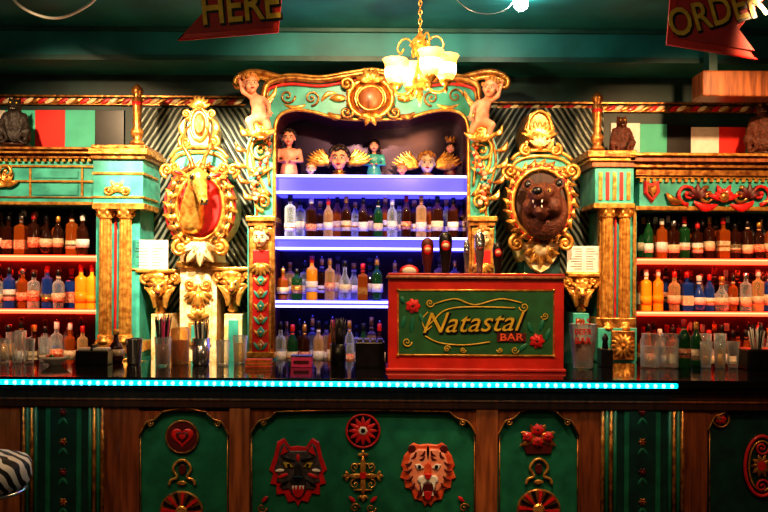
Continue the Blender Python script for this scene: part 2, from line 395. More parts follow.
b.fan(117,191,13,pi,2*pi,7,2.2,-.155,'gold',.02,9); b.scroll(108,190,5,0,1.2,1,-.16,1.2,'gold'); b.scroll(126,190,5,pi,1.2,-1,-.16,1.2,'gold')
for xx in(105,125): fcol(b,xx,209,343,6.5,-.10)
b.pbox(114,116.5,212,342,-.06,.0,'red',.001)
b.pbox(94,142,342,352,-.15,.1,'gold',.004); b.pbox(95,141,352,372,-.13,.1,'teal',.004)
b.fan(118,365,14,pi,2*pi,7,2.5,-.14,'gold',.02)
b.scroll(6,172,9,pi/2,1.4,1,-.12,2,'gold'); b.fan(4,186,16,pi*1.1,pi*1.9,5,3,-.10,'gold',.03)
b.finish('liquor_cabinet')
bb=B()
zs1=P(18,257,-.04).z+.012; zs2=P(18,311,-.04).z+.012
glL=['brownglass','amber','clear','greenglass','clearwarm','brownglass','clear']
lim=P(93,300,.05).x
brow(bb,-2.95,lim-.04,.04,zs1,(.27,.32),['brownglass','brownglass','greenglass','brownglass','amber','clear']); brow(bb,-2.9,lim-.04,.15,zs1,(.28,.34),glL)
brow(bb,-2.95,lim-.22,.04,zs2,(.26,.31),['clear','blueglass','clear','amber','clear','clear']); brow(bb,-2.9,lim-.04,.15,zs2,(.27,.32),['clear','blueglass','clear','brownglass'])
for xx in(81,92): bottle(bb,P(xx,300,.04).x,.04,zs2,.32,'liq','yellowliq','yellowliq','red')
brow(bb,-2.95,lim-.04,.03,CT,(.28,.35),['clear','brownglass','clear','amber','clearwarm']); brow(bb,-2.9,lim-.04,.14,CT,(.30,.36),['brownglass','clear','amber'])
bb.finish('liquor_bottles')
b,zt,wx0,wx1,c0,c1=cabinet('r',637,830,261,314,211,(600,636),False)
b.box(wx0,wx1+.05,-.08,.295,zt-.005,P(720,166,-.1).z,'teal',.004)
b.pbox(636,830,206.5,210.5,-.10,-.07,'gold',.002); b.pbox(636,830,176,178.5,-.1,-.07,'gold',.002); b.pbox(636,830,168,176,-.12,-.07,'oldgold',.004)
for p0,p1,yy,m in((162,168,-.15,'oldgold'),(156,162,-.19,'woodlt'),(153,156,-.22,'gold')):
    b.pbox(630,840,p0,p1,yy,.295,m,.004)
for i in range(30): x=640+i*6.4; b.pbox(x,x+3.4,178.5,182,-.10,-.08,'gold',.001)
b.pbox(595,634,166,206,-.15,.28,'teal',.004)
b.pbox(588,637,150,157,-.21,.28,'oldgold',.005); b.pbox(590,636,157,161,-.19,.28,'gold',.005); b.pbox(592,635,161,167,-.17,.28,'woodlt',.005)
b.pbox(594,635,203,208,-.17,.2,'gold',.003)
for i in range(5): b.pbox(599+i*7,602.5+i*7,172,200,-.16,-.14,('gold','red')[i%2],.002)
for xx,m in((607,'gold'),(624,'gold')): fcol(b,xx,208,330,6,-.10,m)
b.pbox(614.5,616.5,210,330,-.07,0,'red',.001)
b.pbox(633,636,210,350,-.07,0,'gold',.001); b.pbox(599.5,601.5,210,350,-.07,0,'gold',.001)
b.pbox(596,636,318,328,-.14,.1,'oldgold',.004)
b.pbox(598,637,328,362,-.15,.1,'teal',.004); b.pbox(612,635,331,360,-.17,-.14,'oldgold',.004)
b.fan(623,346,13,0,2*pi*13/14,14,2.4,-.172,'gold',.03); b.ell(P(623,346,-.19),.02,'gold')
b.poly([(645,180),(652,183),(660,180),(661,192),(653,203),(645,193)],-.115,-.08,'red',.15); b.poly([(648,184),(652.5,186),(657,184),(657.5,191),(653,198),(648,192)],-.125,-.11,'oldgold',.2)
def redscroll(b,x0,x1,py,y):
    c=(x0+x1)/2
    for sg in(-1,1):
        b.scroll(c+sg*36,py,11,pi/2,1.3,-sg,y,2.2,'red'); b.scroll(c+sg*16,py+2,9,-pi/2,1.3,sg,y,2.0,'oldgold')
        b.fan(c+sg*26,py+4,15,pi*1.15,pi*1.85,5,3,y,'maroon',.03); b.leaf(c+sg*40,py+8,c+sg*58,py-2,4,y,'oldgold',.03,.2*sg)
        b.leaf(c+sg*30,py+8,c+sg*5,py+10,4,y,'red',.03,-.2*sg)
    b.fan(c,py+6,17,pi*1.1,pi*1.9,7,3.2,y,'red',.04,12); b.ell(P(c,py+3,y-.02),(.04,.025,.04),'oldgold')
redscroll(b,672,776,194,-.10)
b.finish('liquor_cabinet.001')
bb=B()
zs1=P(733.5,261,-.04).z+.012; zs2=P(733.5,314,-.04).z+.012; lo=P(641,300,.05).x+.045
brow(bb,lo,2.95,.04,zs1,(.26,.31),['brownglass','amber','brownglass','greenglass','brownglass','clearwarm']); brow(bb,lo,2.9,.15,zs1,(.27,.33),glL)
for i,xx in enumerate((646,658)): bottle(bb,P(xx,300,.04).x,.04,zs2,.30,'liq','yellowliq','yellowliq','white')
brow(bb,lo+.19,2.95,.04,zs2,(.25,.31),['blueglass','clear','clear','clearwarm','amber','brownglass']); brow(bb,lo,2.9,.15,zs2,(.26,.32),['clear','brownglass','blueglass','amber'])
brow(bb,lo,2.95,.03,CT,(.28,.35),['clear','brownglass','greenglass','amber','clearwarm']); brow(bb,lo,2.9,.14,CT,(.30,.36),['brownglass','clear','amber'])
bb.finish('liquor_bottles')
for px,py0,py1,yy in((137,84,144.5,-.02),(597,92,150,-.02)):
    b=B(); a=P(px,py1,yy); h=P(px,py0,yy).z-a.z; r=5.5*S(yy)
    b.lathe([(r*1.3,0),(r*1.3,.03*h),(r*.7,.08*h),(r*1.1,.16*h),(r*1.2,.22*h),(r*.6,.3*h),(r*.9,.36*h),(r*.7,.40*h),(r*.85,.6*h),(r*1.0,.75*h),(r*.6,.8*h),(r*1.1,.86*h),(r*1.0,.92*h),(r*.5,.97*h),(r*.1,h)],a,'oldgold',16)
    b.lathe([(r*.86,.62*h),(r*.98,.7*h)],a,'red',16)
    b.finish('turned_finial')
# ---------------------------------------------------------------- centre mirror frame
CX=371.5
FR=G('ornate_mirror_frame')
outer=[(-124,365),(-124,222),(-117,214),(-120,190),(-127,162),(-122,137),(-111,118),(-108,102),(-104,86),(-82,80),(-52,82),(-26,78),(0,74)]
inner=[(-98,365),(-98,222),(-97,214),(-97,190),(-97,162),(-97,140),(-96,124),(-90,114),(-76,110),(-58,112),(-40,117),(-24,119),(0,120)]
o2=[outer[0]]+smoothpts(outer[1:],4); i2=[inner[0]]+smoothpts(inner[1:],4)
b=B()
full_o=[(CX+x,y) for x,y in o2]+[(CX-x,y) for x,y in o2[::-1][1:]]
full_i=[(CX+x,y) for x,y in i2]+[(CX-x,y) for x,y in i2[::-1][1:]]
n=len(full_o); yf,yb=-.15,.30
vs=[];fs=[]
for a,c in zip(full_o,full_i):
    pa=P(a[0],a[1],yf); pc=P(c[0],c[1],yf)
    vs+=[pa,pc,Vector((pa.x,yb,pa.z)),Vector((pc.x,yb,pc.z))]
fs2=[]
for i in range(n-1):
    a=4*i;c=4*(i+1)
    fs+=[(a,c,c+1,a+1),(a,a+2,c+2,c)]; fs2+=[(a+1,c+1,c+3,a+3)]
b.add(vs,fs,'teal',False); b.add(vs,fs2,'maroon',False)
b.finish('frame_band',FR)
b=B()
b.ptube([(x,y) for x,y in full_i],-.155,1.9,'gold',8)
b.ptube([(x+(2.5 if x>CX else -2.5)*-1,y+ (3.5 if y<130 else 0)) for x,y in full_o],-.155,1.3,'oldgold',6)
top=[(x,y) for x,y in full_o if y<112]
b.ptube([(x,y-2) for x,y in top],-.18,3.2,'oldgold',8); b.ptube([(x,y+4) for x,y in top],-.165,1.6,'red',6); b.ptube([(x,y-5) for x,y in top],-.16,2.0,'gold',6)
for sg in(-1,1):
    pts=[(CX+sg*84,80),(CX+sg*104,74),(CX+sg*120,72),(CX+sg*133,76)]
    b.ptube(pts,-.16,3.4,'oldgold',8,sm=4); b.ptube([(x,y+5) for x,y in pts],-.15,2.2,'gold',8,sm=4)
    b.scroll(CX+sg*131,83,7,-pi/2,1.4,sg,-.17,2.6,'gold')
    b.scroll(CX+sg*60,98,8,pi/2,1.5,sg,-.16,1.1,'oldgold'); b.scroll(CX+sg*84,96,8,0,1.3,-sg,-.16,1.1,'oldgold')
    b.leaf(CX+sg*50,101,CX+sg*34,93,2.6,-.155,'gold',.02,.2*sg); b.leaf(CX+sg*66,105,CX+sg*88,104,2.2,-.155,'gold',.02,.15*sg)
    b.scroll(CX+sg*111,150,11,-pi/2,1.6,sg,-.17,2.0,'gold'); b.scroll(CX+sg*108,202,9,pi/2,1.5,-sg,-.17,2.0,'gold')
    b.ptube([(CX+sg*120,150),(CX+sg*117,168),(CX+sg*110,182),(CX+sg*103,196)],-.17,1.8,'gold',8,sm=5)
    b.ptube([(CX+sg*101,130),(CX+sg*104,160),(CX+sg*102,186)],-.165,1.2,'oldgold',6,sm=5)
    b.fan(CX+sg*112,176,16,pi*1.2,pi*1.8,5,2.2,-.16,'gold',.03); b.fan(CX+sg*110,188,13,pi*.2,pi*.8,5,2.0,-.16,'oldgold',.03)
    for k,(dx,yy) in enumerate(((125,130),(130,146),(130,162),(127,178),(122,194))):
        b.leaf(CX+sg*(dx-5),yy+5,CX+sg*(dx+6),yy-5,3.2,-.15,('gold','oldgold')[k%2],.04,.25*sg)
    xm=CX+sg*111
    b.pbox(xm-15,xm+15,216,221,-.21,.1,'gold',.004); b.pbox(xm-13,xm+13,221,226,-.19,.1,'oldgold',.004)
    b.pbox(xm-11,xm+11,228,356,-.175,-.14,'gold',.003); b.pbox(xm-8,xm+8,250,352,-.19,-.16,'red',.003)
    b.fan(xm,264,13,pi*.1,pi*.9,7,2.5,-.195,'gold',.03)
    for q in range(6):
        yy=280+q*13; b.poly([(xm,yy-6),(xm+5,yy),(xm,yy+6),(xm-5,yy)],-.205,-.18,('teal','gold')[q%2],.3); b.ell(P(xm,yy,-.21),.009,'cream',6)
        for s2 in(-1,1): b.leaf(xm+s2*1.5,yy+5,xm+s2*7,yy-3,1.6,-.195,('gold','teal')[q%2],.015)
    b.pbox(xm-14,xm+14,352,358,-.2,.1,'gold',.004); b.pbox(xm-14,xm+14,358,375,-.18,.1,'teal',.004)
b.finish('gilt_mouldings',FR)
b=B()
for sg in(-1,1): head(b,P(CX+sg*111,238,-.19),.14,'cream','hairgold',0,neck=False)
b.finish('pilaster_masks',FR)
b=B()
b.disc(CX-1,98,21,19,-.24,-.15,'oldgold',.25); b.ring(CX-1,98,22,20,-.20,2.4,'gold'); b.ell(P(CX-1,98,-.235),(.10,.05,.10),'woodlt',16); b.ring(CX-1,98,13,12,-.275,1.2,'gold')
b.fan(CX-1,82,16,pi*1.1,pi*1.9,7,3.4,-.24,'gold',.04,12); b.fan(CX-1,114,13,pi*.1,pi*.9,7,3,-.22,'gold',.04,9)
for sg in(-1,1):
    b.scroll(CX-1+sg*24,84,8,pi/2,1.4,sg,-.20,2.4,'gold'); b.scroll(CX-1+sg*24,112,8,-pi/2,1.4,-sg,-.20,2.2,'oldgold'); b.leaf(CX+sg*26,98,CX+sg*42,98,4,-.17,'gold',.03); b.leaf(CX+sg*28,116,CX+sg*44,112,3.5,-.17,'oldgold',.03,.2*sg)
b.finish('crest_cartouche',FR)
b=B()
b.poly([(x+(3 if x>CX else -3),y-(3 if y<130 else 0)) for x,y in full_i],.22,.24,'mirror')
b.finish('mirror_glass',FR)
def cshelf(name,p0,p1,double):
    b=B(); x0=P(CX-96,200,-.12).x; x1=P(CX+96,200,-.12).x; zt=P(CX,p0,-.12).z; zb=P(CX,p1,-.12).z
    b.box(x0,x1,-.11,.21,zb,zt,'acrylic')
    b.box(x0,x1,-.128,-.11,zt-.016,zt-.001,'ledviolet')
    if double: b.box(x0,x1,-.128,-.11,zb+.001,zb+.016,'ledviolet')
    b.finish(name,FR); return zt
zt1=cshelf('lit_shelf_1',175,194,True); zt2=cshelf('lit_shelf_2',237,250,True); zt3=cshelf('lit_shelf_3',301,308,True)
bb=B()
def pxrow(b,pxs,y,z,hs,gl,kinds,labs,caps):
    for i,px in enumerate(pxs): bottle(b,P(px,250,y).x,y,z,random.uniform(*hs),random.choice(kinds),gl[i%len(gl)],labs[i%len(labs)],caps[i%len(caps)])
pxrow(bb,[290,311,328,346,363,378,392,406,421,437,453],-.02,zt2,(.27,.32),['clear','brownglass','clearwarm','brownglass','brownglass','greenglass'],['wine','liq'],['labelw','labelr','labelw','labelc','labelw','labelc'],['black','white','red','gold','black'])
pxrow(bb,[300,320,337,355,370,385,399,414,429,446,462],.12,zt2,(.26,.31),['clear','brownglass','amber'],['liq','wine'],['labelc','labelw'],['black','gold'])
pxrow(bb,[283,297,312,330,345,363,377],-.02,zt3,(.22,.32),['amber','greenglass','yellowliq','clearwarm','clear'],['bulb','liq','sq','taper'],['labelc','gold','labelw','labelr'],['gold','black','red'])
pxrow(bb,[290,305,322,338,354,370,395,410,425,440,455],.12,zt3,(.24,.32),['clearwarm','clear','brownglass'],['liq','bulb'],['labelw','labelc'],['gold','black'])
pxrow(bb,[281,293,305,319,333,350,364,380,395],-.02,CT,(.32,.38),['clear','greenglass','brownglass','clearwarm','amber'],['wine','liq','taper'],['labelw','labelc','labelr'],['black','red','gold'])
pxrow(bb,[287,300,313,327,342,357,372,410,430,450],.12,CT,(.32,.38),['clearwarm','brownglass','clear'],['wine','liq','sq'],['labelc','labelb','labelw'],['gold','black'])
bb.finish('liquor_bottles')
# ---------------------------------------------------------------- figures on the top shelf
def wing(b,px,py,y,sg,L,m1,m2,n=7):
    for i in range(n):
        t=i/(n-1); a=-.15-.75*t if sg>0 else pi+.15+.75*t
        rr=L*(1-.35*t); b.leaf(px,py,px+rr*math.cos(a),py+rr*math.sin(a),3.0,y+.004*i,(m1,m2)[i%2],.012,.12*sg)
def stand(b,px,y,z,r,h,m):
    c=P(px,170,y); b.lathe([(r*1.2,0),(r*1.2,.012),(r*.6,.02),(r*.5,h*.6),(r*.9,h)],(c.x,y,z),m,14)
zz=zt1
def shelfhead(name,px,y,h,skin,hair,curls=True,wings=0,base=.02,yaw=0):
    b=B(); x=P(px,170,y).x; stand(b,px,y,zz,h*.3,base+.02,'oldgold')
    c=Vector((x,y,zz+base+h*.60)); head(b,c,h,skin,hair,yaw,curls=curls)
    if wings:
        pyc=HY-(c.z-h*.1-EYE)/S(y); wing(b,px+6,pyc,y+.05,1,wings,'oldgold','gold'); wing(b,px-6,pyc,y+.05,-1,wings,'oldgold','gold')
    return b.finish(name)
shelfhead('winged_cherub_head',339,-.04,.17,'skin','hairbr',True,28,.015)
shelfhead('doll_head',311,.0,.085,'porcelain','hairgold',True,0,.0)
shelfhead('doll_head',402,.0,.085,'pink','hairgold',True,0,.0)
shelfhead('winged_cherub_head',427,-.04,.15,'porcelain','hairgold',True,30,.0)
def bust(name,px,y,H,skin,hair,robe,curls=False,arms=True,hat=None):
    b=B(); x=P(px,170,y).x
    h=H*.30
    bl=[]; z0=zz+.015
    limb(bl,(x,y,z0+H*.05),(x,y,z0+H*.30),H*.20,H*.15,5)
    bl+=[((x,y,z0+H*.45),(H*.22,H*.12,H*.13)),((x,y,z0+H*.52),(H*.24,H*.10,H*.07))]
    for sg in(-1,1):
        limb(bl,(x+sg*H*.22,y,z0+H*.52),(x+sg*H*.27,y-.02,z0+H*.30),H*.06,H*.05,5)
        limb(bl,(x+sg*H*.27,y-.02,z0+H*.30),(x+sg*H*.08,y-H*.2,z0+H*.28),H*.05,H*.035,5)
    b.organic(bl,robe,.009,None,3)
    for sg in(-1,1):
        hx=x+sg*H*.06; b.ell((hx,y-H*.22,z0+H*.29),(H*.035,H*.04,H*.03),skin,8)
        for q in range(4): b.tube([(hx-sg*.0+ (q-1.5)*H*.014,y-H*.25,z0+H*.30),(hx-sg*H*.01+(q-1.5)*H*.014,y-H*.28,z0+H*(.29-.005*q))],H*.008,skin,5)
    b.lathe([(H*.24,0),(H*.24,.012),(H*.2,.02)],(x,y,zz),'oldgold',14)
    head(b,(x,y,z0+H*.78),h*1.15,skin,hair,curls=curls)
    if hat=='crown':
        b.lathe([(h*.42,0),(h*.46,.03)],(x,y,z0+H*.93),'gold',12)
        for q in range(8):
            an=2*pi*q/8; b.ell((x+h*.44*math.cos(an),y+h*.44*math.sin(an),z0+H*.93+.035),(.005,.005,.012),'gold',6)
    return b.finish(name)
bust('figurine',374,.08,.28,'skin','hairbr','teal')
bust('figurine',450,.06,.26,'skin','hairbr','maroon',hat='crown')
bust('bust_statue',289,.06,.34,'pink','hairbr','pink',curls=True)
# ---------------------------------------------------------------- cherubs at the frame corners
def cherub(px,py,sg,name):
    b=B(); y=-.27; o=P(px,py,y); k=S(y)
    V=lambda dx,dy,dz=0:(sg*dx*k,dz,-dy*k)
    mx=Matrix.Translation(o)
    bl=[((V(2,3)),(7.5*k,6.5*k,8*k)),(V(4,12),(8*k,8*k,8*k)),(V(7,19),(8*k,8*k,6*k))]
    limb(bl,V(-3,-2),V(-11,-6,-.03),3.4*k,2.9*k); limb(bl,V(-11,-6,-.03),V(-14,-15,-.04),2.9*k,2.1*k)
    limb(bl,V(8,0),V(14,6,-.04),3.4*k,2.9*k); limb(bl,V(14,6,-.04),V(16,14,-.07),2.9*k,2.1*k)
    limb(bl,V(3,18),V(-5,23,-.05),5.0*k,4.2*k); limb(bl,V(-5,23,-.05),V(-2,33,-.02),4.0*k,2.8*k); limb(bl,V(10,20),V(14,29,-.02),5.0*k,3.6*k)
    limb(bl,V(-1,-3),V(-2,-9),3.2*k,3*k,3)
    b.organic(bl,'skin',.010,mx,4)
    for hx,hy,dy,up in((-14,-16,-.04,-1),(16,15,-.07,1)):
        b.ell(o+Vector(V(hx,hy,dy)),(2.2*k,1.6*k,2.6*k),'skin',8)
        for q in range(4): b.tube([o+Vector(V(hx-1.6+q*1.1,hy+up*1.5,dy)),o+Vector(V(hx-2+q*1.3,hy+up*4.2,dy-.004)),o+Vector(V(hx-1.8+q*1.2,hy+up*(5.2-(q%2)),dy-.012))],.6*k,'skin',5)
        b.tube([o+Vector(V(hx+2,hy+.5,dy)),o+Vector(V(hx+3.6,hy+up*1.5,dy-.006))],.65*k,'skin',5)
    head(b,o+Vector(V(-4,-13,-.03)),20*k,'skin','hairgold',yaw=.35*sg,tilt=-.15*sg,neck=False)
    for q in range(5): b.leaf(px+sg*7,py+4,px+sg*(22-q*2),py-14+q*7,2.6,y+.05,('gold','cream')[q%2],.015,.15*sg)
    b.fan(px+sg*6,py+38,18,pi*1.15,pi*1.85,7,3.6,y-.01,'gold',.04,13); b.scroll(px+sg*6,py+32,8,0,1.4,sg,y-.02,2.2,'gold')
    b.tube([o+Vector(V(5,16,.02)),o+Vector(V(5,20,.12))],.02,'oldgold',6)
    random.seed(3)
    for q in range(54):
        t=q/53; gx=px+sg*(10-9*t+4*math.sin(t*7)); gy=py+36+t*66
        b.ell(P(gx+random.uniform(-4,4),gy,y+.08+random.uniform(-.015,.015)),random.uniform(.011,.019),random.choice(['red','gold','teal','orange','cream','oldgold','pink']),7)
    return b.finish(name)
cherub(255,99,1,'cherub_statue'); cherub(486,103,-1,'cherub_statue')
# ---------------------------------------------------------------- carved trophies
def wreath(b,px,py,rx,ry,y,n,m1,m2,sz=1):
    for i in range(n):
        a=2*pi*i/n; x=px+rx*math.cos(a); yy=py+ry*math.sin(a)
        ta=a+pi/2
        b.leaf(x-6*sz*math.cos(ta),yy-6*sz*math.sin(ta),x+9*sz*math.cos(a+.7),yy+9*sz*math.sin(a+.7),3.2*sz,y,(m1,m2)[i%2],.045,.25)
        b.leaf(x,yy,x-7*sz*math.cos(a-.5),yy-7*sz*math.sin(a-.5),2.6*sz,y-.01,m1,.03,.2)
        if i%2==0: b.ell(P(x,yy,y-.03),.013*sz,m2,7)
def corbel(b,px,py,y,m='gold',h=42,w=17):
    s=S(y); a=P(px,py+h,y+.1); H=h*s; W=w*s
    b.lathe([(W*.25,0),(W*.35,.05*H),(W*.25,.12*H),(W*.5,.3*H),(W*.75,.6*H),(W*.85,.8*H),(W*1.05,.86*H),(W*1.1,1*H)],a,m,16)
    b.box(a.x-W*1.15,a.x+W*1.15,y-.03,y+.25,a.z+H,a.z+H+.025,m,.005)
    for sg in(-1,1):
        b.scroll(px+sg*w*.85,py+6,5.5,pi/2,1.4,-sg,y-.0,2,m); b.leaf(px+sg*w*.3,py+h*.85,px+sg*w*.95,py+h*.35,4,y+.0,m,.04,-.2*sg)
    c=P(px,py+15,y-.02); k=w*s
    b.organic([(c,(k*.48,k*.35,k*.5)),(c+Vector((0,-k*.32,-k*.18)),(k*.25,k*.25,k*.2)),(c+Vector((k*.22,-k*.2,k*.2)),k*.17),(c+Vector((-k*.22,-k*.2,k*.2)),k*.17),(c+Vector((0,-k*.3,-k*.45)),(k*.2,k*.15,k*.12)),
        (c+Vector((k*.42,0,k*.42)),k*.14),(c+Vector((-k*.42,0,k*.42)),k*.14),(c+Vector((0,-k*.35,0)),(k*.1,k*.15,k*.25))],m,.010,None,2)
    for sg in(-1,1): b.ell(c+Vector((sg*k*.2,-k*.36,k*.08)),k*.07,'maroon',6)
    b.ell(c+Vector((0,-k*.5,-k*.33)),(k*.16,k*.08,k*.06),'maroon',6)
    for q in range(13):
        an=2*pi*q/13; b.leaf(px+w*.3*math.cos(an),py+15+w*.3*math.sin(an),px+w*.85*math.cos(an),py+15+w*.88*math.sin(an),2.4,y-.0,('gold','oldgold')[q%2],.03)
TL=G('deer_head_carving')
b=B()
px=199
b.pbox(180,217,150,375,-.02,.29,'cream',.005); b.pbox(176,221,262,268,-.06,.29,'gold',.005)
b.pbox(186,211,272,345,-.035,0,'cream',.003)
b.fan(198,292,16,pi*.1,pi*.9,7,3,-.04,'gold',.04); b.scroll(190,284,6,0,1.4,1,-.05,1.8,'gold'); b.scroll(206,284,6,pi,1.4,-1,-.05,1.8,'gold'); b.fan(198,318,12,pi*1.1,pi*1.9,5,2.6,-.04,'gold',.04); b.ell(P(198,300,-.06),(.03,.03,.06),'gold')
b.pbox(188,208,322,345,-.05,-.02,'gold',.004); b.pbox(191,205,325,342,-.06,-.03,'teal',.003)
b.poly([(172,176),(172,158),(178,150),(219,150),(226,158),(226,176)],-.08,.28,'teal',0)
for pts in ([(170,158),(178,149),(199,147),(219,149),(228,158)],[(171,163),(179,155),(199,152),(218,155),(227,163)]): b.ptube(pts,-.09,2,'gold',8,sm=4)
b.poly([(188,149),(186,125),(190,110),(199,103),(208,110),(212,125),(210,149)],-.06,.28,'cream',.1)
b.ring(199,124,9,16,-.08,1.6,'gold'); b.disc(199,124,6,12,-.09,-.05,'oldgold',.3); b.fan(199,108,13,pi*1.1,pi*1.9,7,2.4,-.07,'gold',.04)
for sg in(-1,1):
    b.scroll(199+sg*14,142,6.5,-pi/2,1.5,sg,-.09,2.2,'gold'); b.scroll(199+sg*13,114,5,pi/2,1.4,sg,-.08,1.7,'gold'); b.leaf(199+sg*14,138,199+sg*13,118,3.5,-.075,'gold',.03,.2*sg)
    b.scroll(199+sg*24,168,6,pi/2,1.4,-sg,-.10,2,'gold')
b.finish('pilaster',TL)
b=B()
b.disc(200,207,32,40,-.10,.28,'cream',.1,32); b.disc(200,207,22,31,-.13,-.08,'red',.12,28); b.ring(200,207,23.5,32.5,-.135,2,'gold'); wreath(b,200,207,31,40,-.12,22,'gold','oldgold')
b.ring(200,207,35,43,-.10,1.3,'red')
b.fan(200,243,24,pi*.12,pi*.88,9,5,-.12,'cream',.06,18)
for sg in(-1,1): b.scroll(200+sg*20,248,8,-pi/2,1.5,sg,-.14,2.6,'gold'); b.scroll(200+sg*33,170,7,pi/2,1.5,-sg,-.13,2.2,'gold')
b.finish('shield_wreath',TL)
b=B(); o=P(198,181,-.32); mx=Matrix.Translation(o)@Matrix.Rotation(.45,4,'Z')@Matrix.Scale(1.02,4)
bl=[((0,0,.02),(.064,.082,.07)),((0,.03,.0),(.066,.08,.078))]
limb(bl,(0,-.03,0),(0,-.14,-.13),.054,.034,8); limb(bl,(0,-.02,-.03),(0,-.11,-.145),.042,.026,6); bl.append(((0,-.155,-.145),(.034,.03,.03)))
for sg in(-1,1): bl+=[((sg*.045,-.045,.03),(.025,.03,.02)),((sg*.115,.02,.045),(.06,.018,.026),(0,-sg*.35,0))]
limb(bl,(0,.05,-.03),(0,.14,-.14),.060,.080,7); limb(bl,(0,.14,-.14),(0,.19,-.26),.080,.088,5)
b.organic(bl,'gold',.009,mx,3)
for sg in(-1,1):
    b.ell((sg*.056,-.062,.018),(.014,.018,.016),'black',8,mx=mx); b.ell((sg*.016,-.184,-.145),(.009,.009,.011),'black',6,mx=mx)
    b.ell((sg*.125,.006,.048),(.035,.008,.012),'red',8,rot=Euler((0,-sg*.35,0)),mx=mx)
    pts=smoothpts([(sg*.03,.0,.08),(sg*.05,.03,.16),(sg*.09,.05,.24),(sg*.08,.03,.32),(sg*.05,.0,.37)],4)
    b.tube(pts,[.017*(1-.045*i)+.002*(i%2) for i in range(len(pts))],'oldgold',8,mx=mx)
b.tube([(-.024,-.172,-.165),(0,-.186,-.17),(.024,-.172,-.165)],.004,'black',5,mx=mx)
b.finish('deer_head',TL)
b=B()
corbel(b,160,272,-.04,'gold'); corbel(b,233,270,-.04,'gold')
for xx in(160,233):
    b.pbox(xx-9,xx+9,314,375,-.02,.29,'cream',.004); b.pbox(xx-5,xx+5,320,372,-.035,-.01,'teal',.003)
b.finish('lion_corbels',TL)
TR=G('bear_head_carving')
b=B()
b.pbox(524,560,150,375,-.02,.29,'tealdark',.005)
b.poly([(514,180),(513,162),(520,154),(563,154),(570,162),(570,180)],-.08,.28,'teal',0)
for pts in ([(511,160),(520,153),(541,150),(562,153),(572,160)],[(512,166),(521,159),(541,156),(561,159),(571,166)]): b.ptube(pts,-.09,2,'gold',8,sm=4)
b.poly([(525,154),(523,128),(529,112),(540,107),(551,112),(556,128),(555,154)],-.06,.28,'oldgold',.1)
b.ring(540,129,12,18,-.08,1.6,'gold'); b.fan(540,140,20,pi*1.12,pi*1.88,9,2.6,-.08,'gold',.04); b.fan(540,146,12,pi*1.15,pi*1.85,5,2.6,-.10,'cream',.04); b.ell(P(540,146,-.1),.03,'gold')
for sg in(-1,1):
    b.scroll(541+sg*15,150,6,-pi/2,1.5,sg,-.10,2.2,'gold'); b.scroll(541+sg*24,172,6,pi/2,1.4,-sg,-.10,2,'gold')
b.finish('pilaster',TR)
b=B()
b.disc(541,203,34,40,-.10,.28,'oldgold',.1,32); b.disc(541,203,27,33,-.13,-.08,'wooddk',.1,28); b.ring(541,203,28.5,34.5,-.14,2.2,'gold'); wreath(b,541,203,33,39,-.12,24,'gold','oldgold',.85); b.ring(541,203,31,37,-.14,.9,'red')
for sg in(-1,1): b.scroll(541+sg*31,171,8,pi/2,1.5,-sg,-.14,2.4,'gold'); b.scroll(541+sg*24,243,8,-pi/2,1.5,sg,-.14,2.6,'gold')
b.poly([(519,240),(563,240),(560,256),(550,270),(541,275),(532,270),(522,256)],-.10,.28,'cream',.15); b.fan(541,248,20,pi*.1,pi*.9,9,3.6,-.11,'gold',.05,15); b.ell(P(541,250,-.13),(.06,.04,.05),'cream')
for yy,w_ in((278,18),(284,15)): b.pbox(541-w_,541+w_,yy-2,yy+2,-.05,.2,'gold',.004)
b.fan(541,290,17,pi*.1,pi*.9,7,3,-.04,'gold',.04)
b.finish('shield_wreath',TR)
b=B(); o=P(543,203,-.30); mx=Matrix.Translation(o)@Matrix.Rotation(-.35,4,'Z')@Matrix.Rotation(-.15,4,'X')@Matrix.Scale(1.1,4)
bl=[((0,0,.03),(.11,.11,.10)),((0,.08,-.05),(.15,.10,.17)),((.07,-.02,-.03),(.055,.07,.06)),((-.07,-.02,-.03),(.055,.07,.06)),((.05,-.08,.05),.035),((-.05,-.08,.05),.035)]
limb(bl,(0,-.07,.005),(0,-.19,0),.062,.046,6); limb(bl,(0,-.05,-.078),(0,-.15,-.085),.042,.03,6)
for sg in(-1,1): bl.append(((sg*.095,.0,.118),(.042,.022,.045)))
b.organic(bl,'fur',.010,mx,3)
b.ell((0,-.232,.018),(.032,.018,.024),'black',10,mx=mx); b.ell((0,-.10,-.044),(.034,.080,.020),'maroon',10,mx=mx)
for sg in(-1,1):
    b.ell((sg*.05,-.105,.048),(.014,.012,.013),'yolive',8,mx=mx); b.ell((sg*.05,-.116,.048),(.007,.004,.008),'black',6,mx=mx); b.ell((sg*.095,-.015,.118),(.024,.014,.026),'black',8,mx=mx)
    b.lathe([(.007,0),(.004,-.012),(.001,-.020)],(sg*.026,-.20,-.03),'white',6,mx=mx); b.lathe([(.006,0),(.004,.010),(.001,.016)],(sg*.02,-.165,-.068),'white',6,mx=mx)
b.finish('bear_head',TR)
b=B(); corbel(b,581,276,-.04,'gold',36,15); b.pbox(573,589,313,375,-.02,.29,'teal',.004); b.pbox(577,585,320,372,-.035,-.01,'gold',.003)
corbel(b,508,276,-.04,'gold',36,15); b.pbox(500,516,313,375,-.02,.29,'teal',.004)
b.finish('lion_corbels',TR)
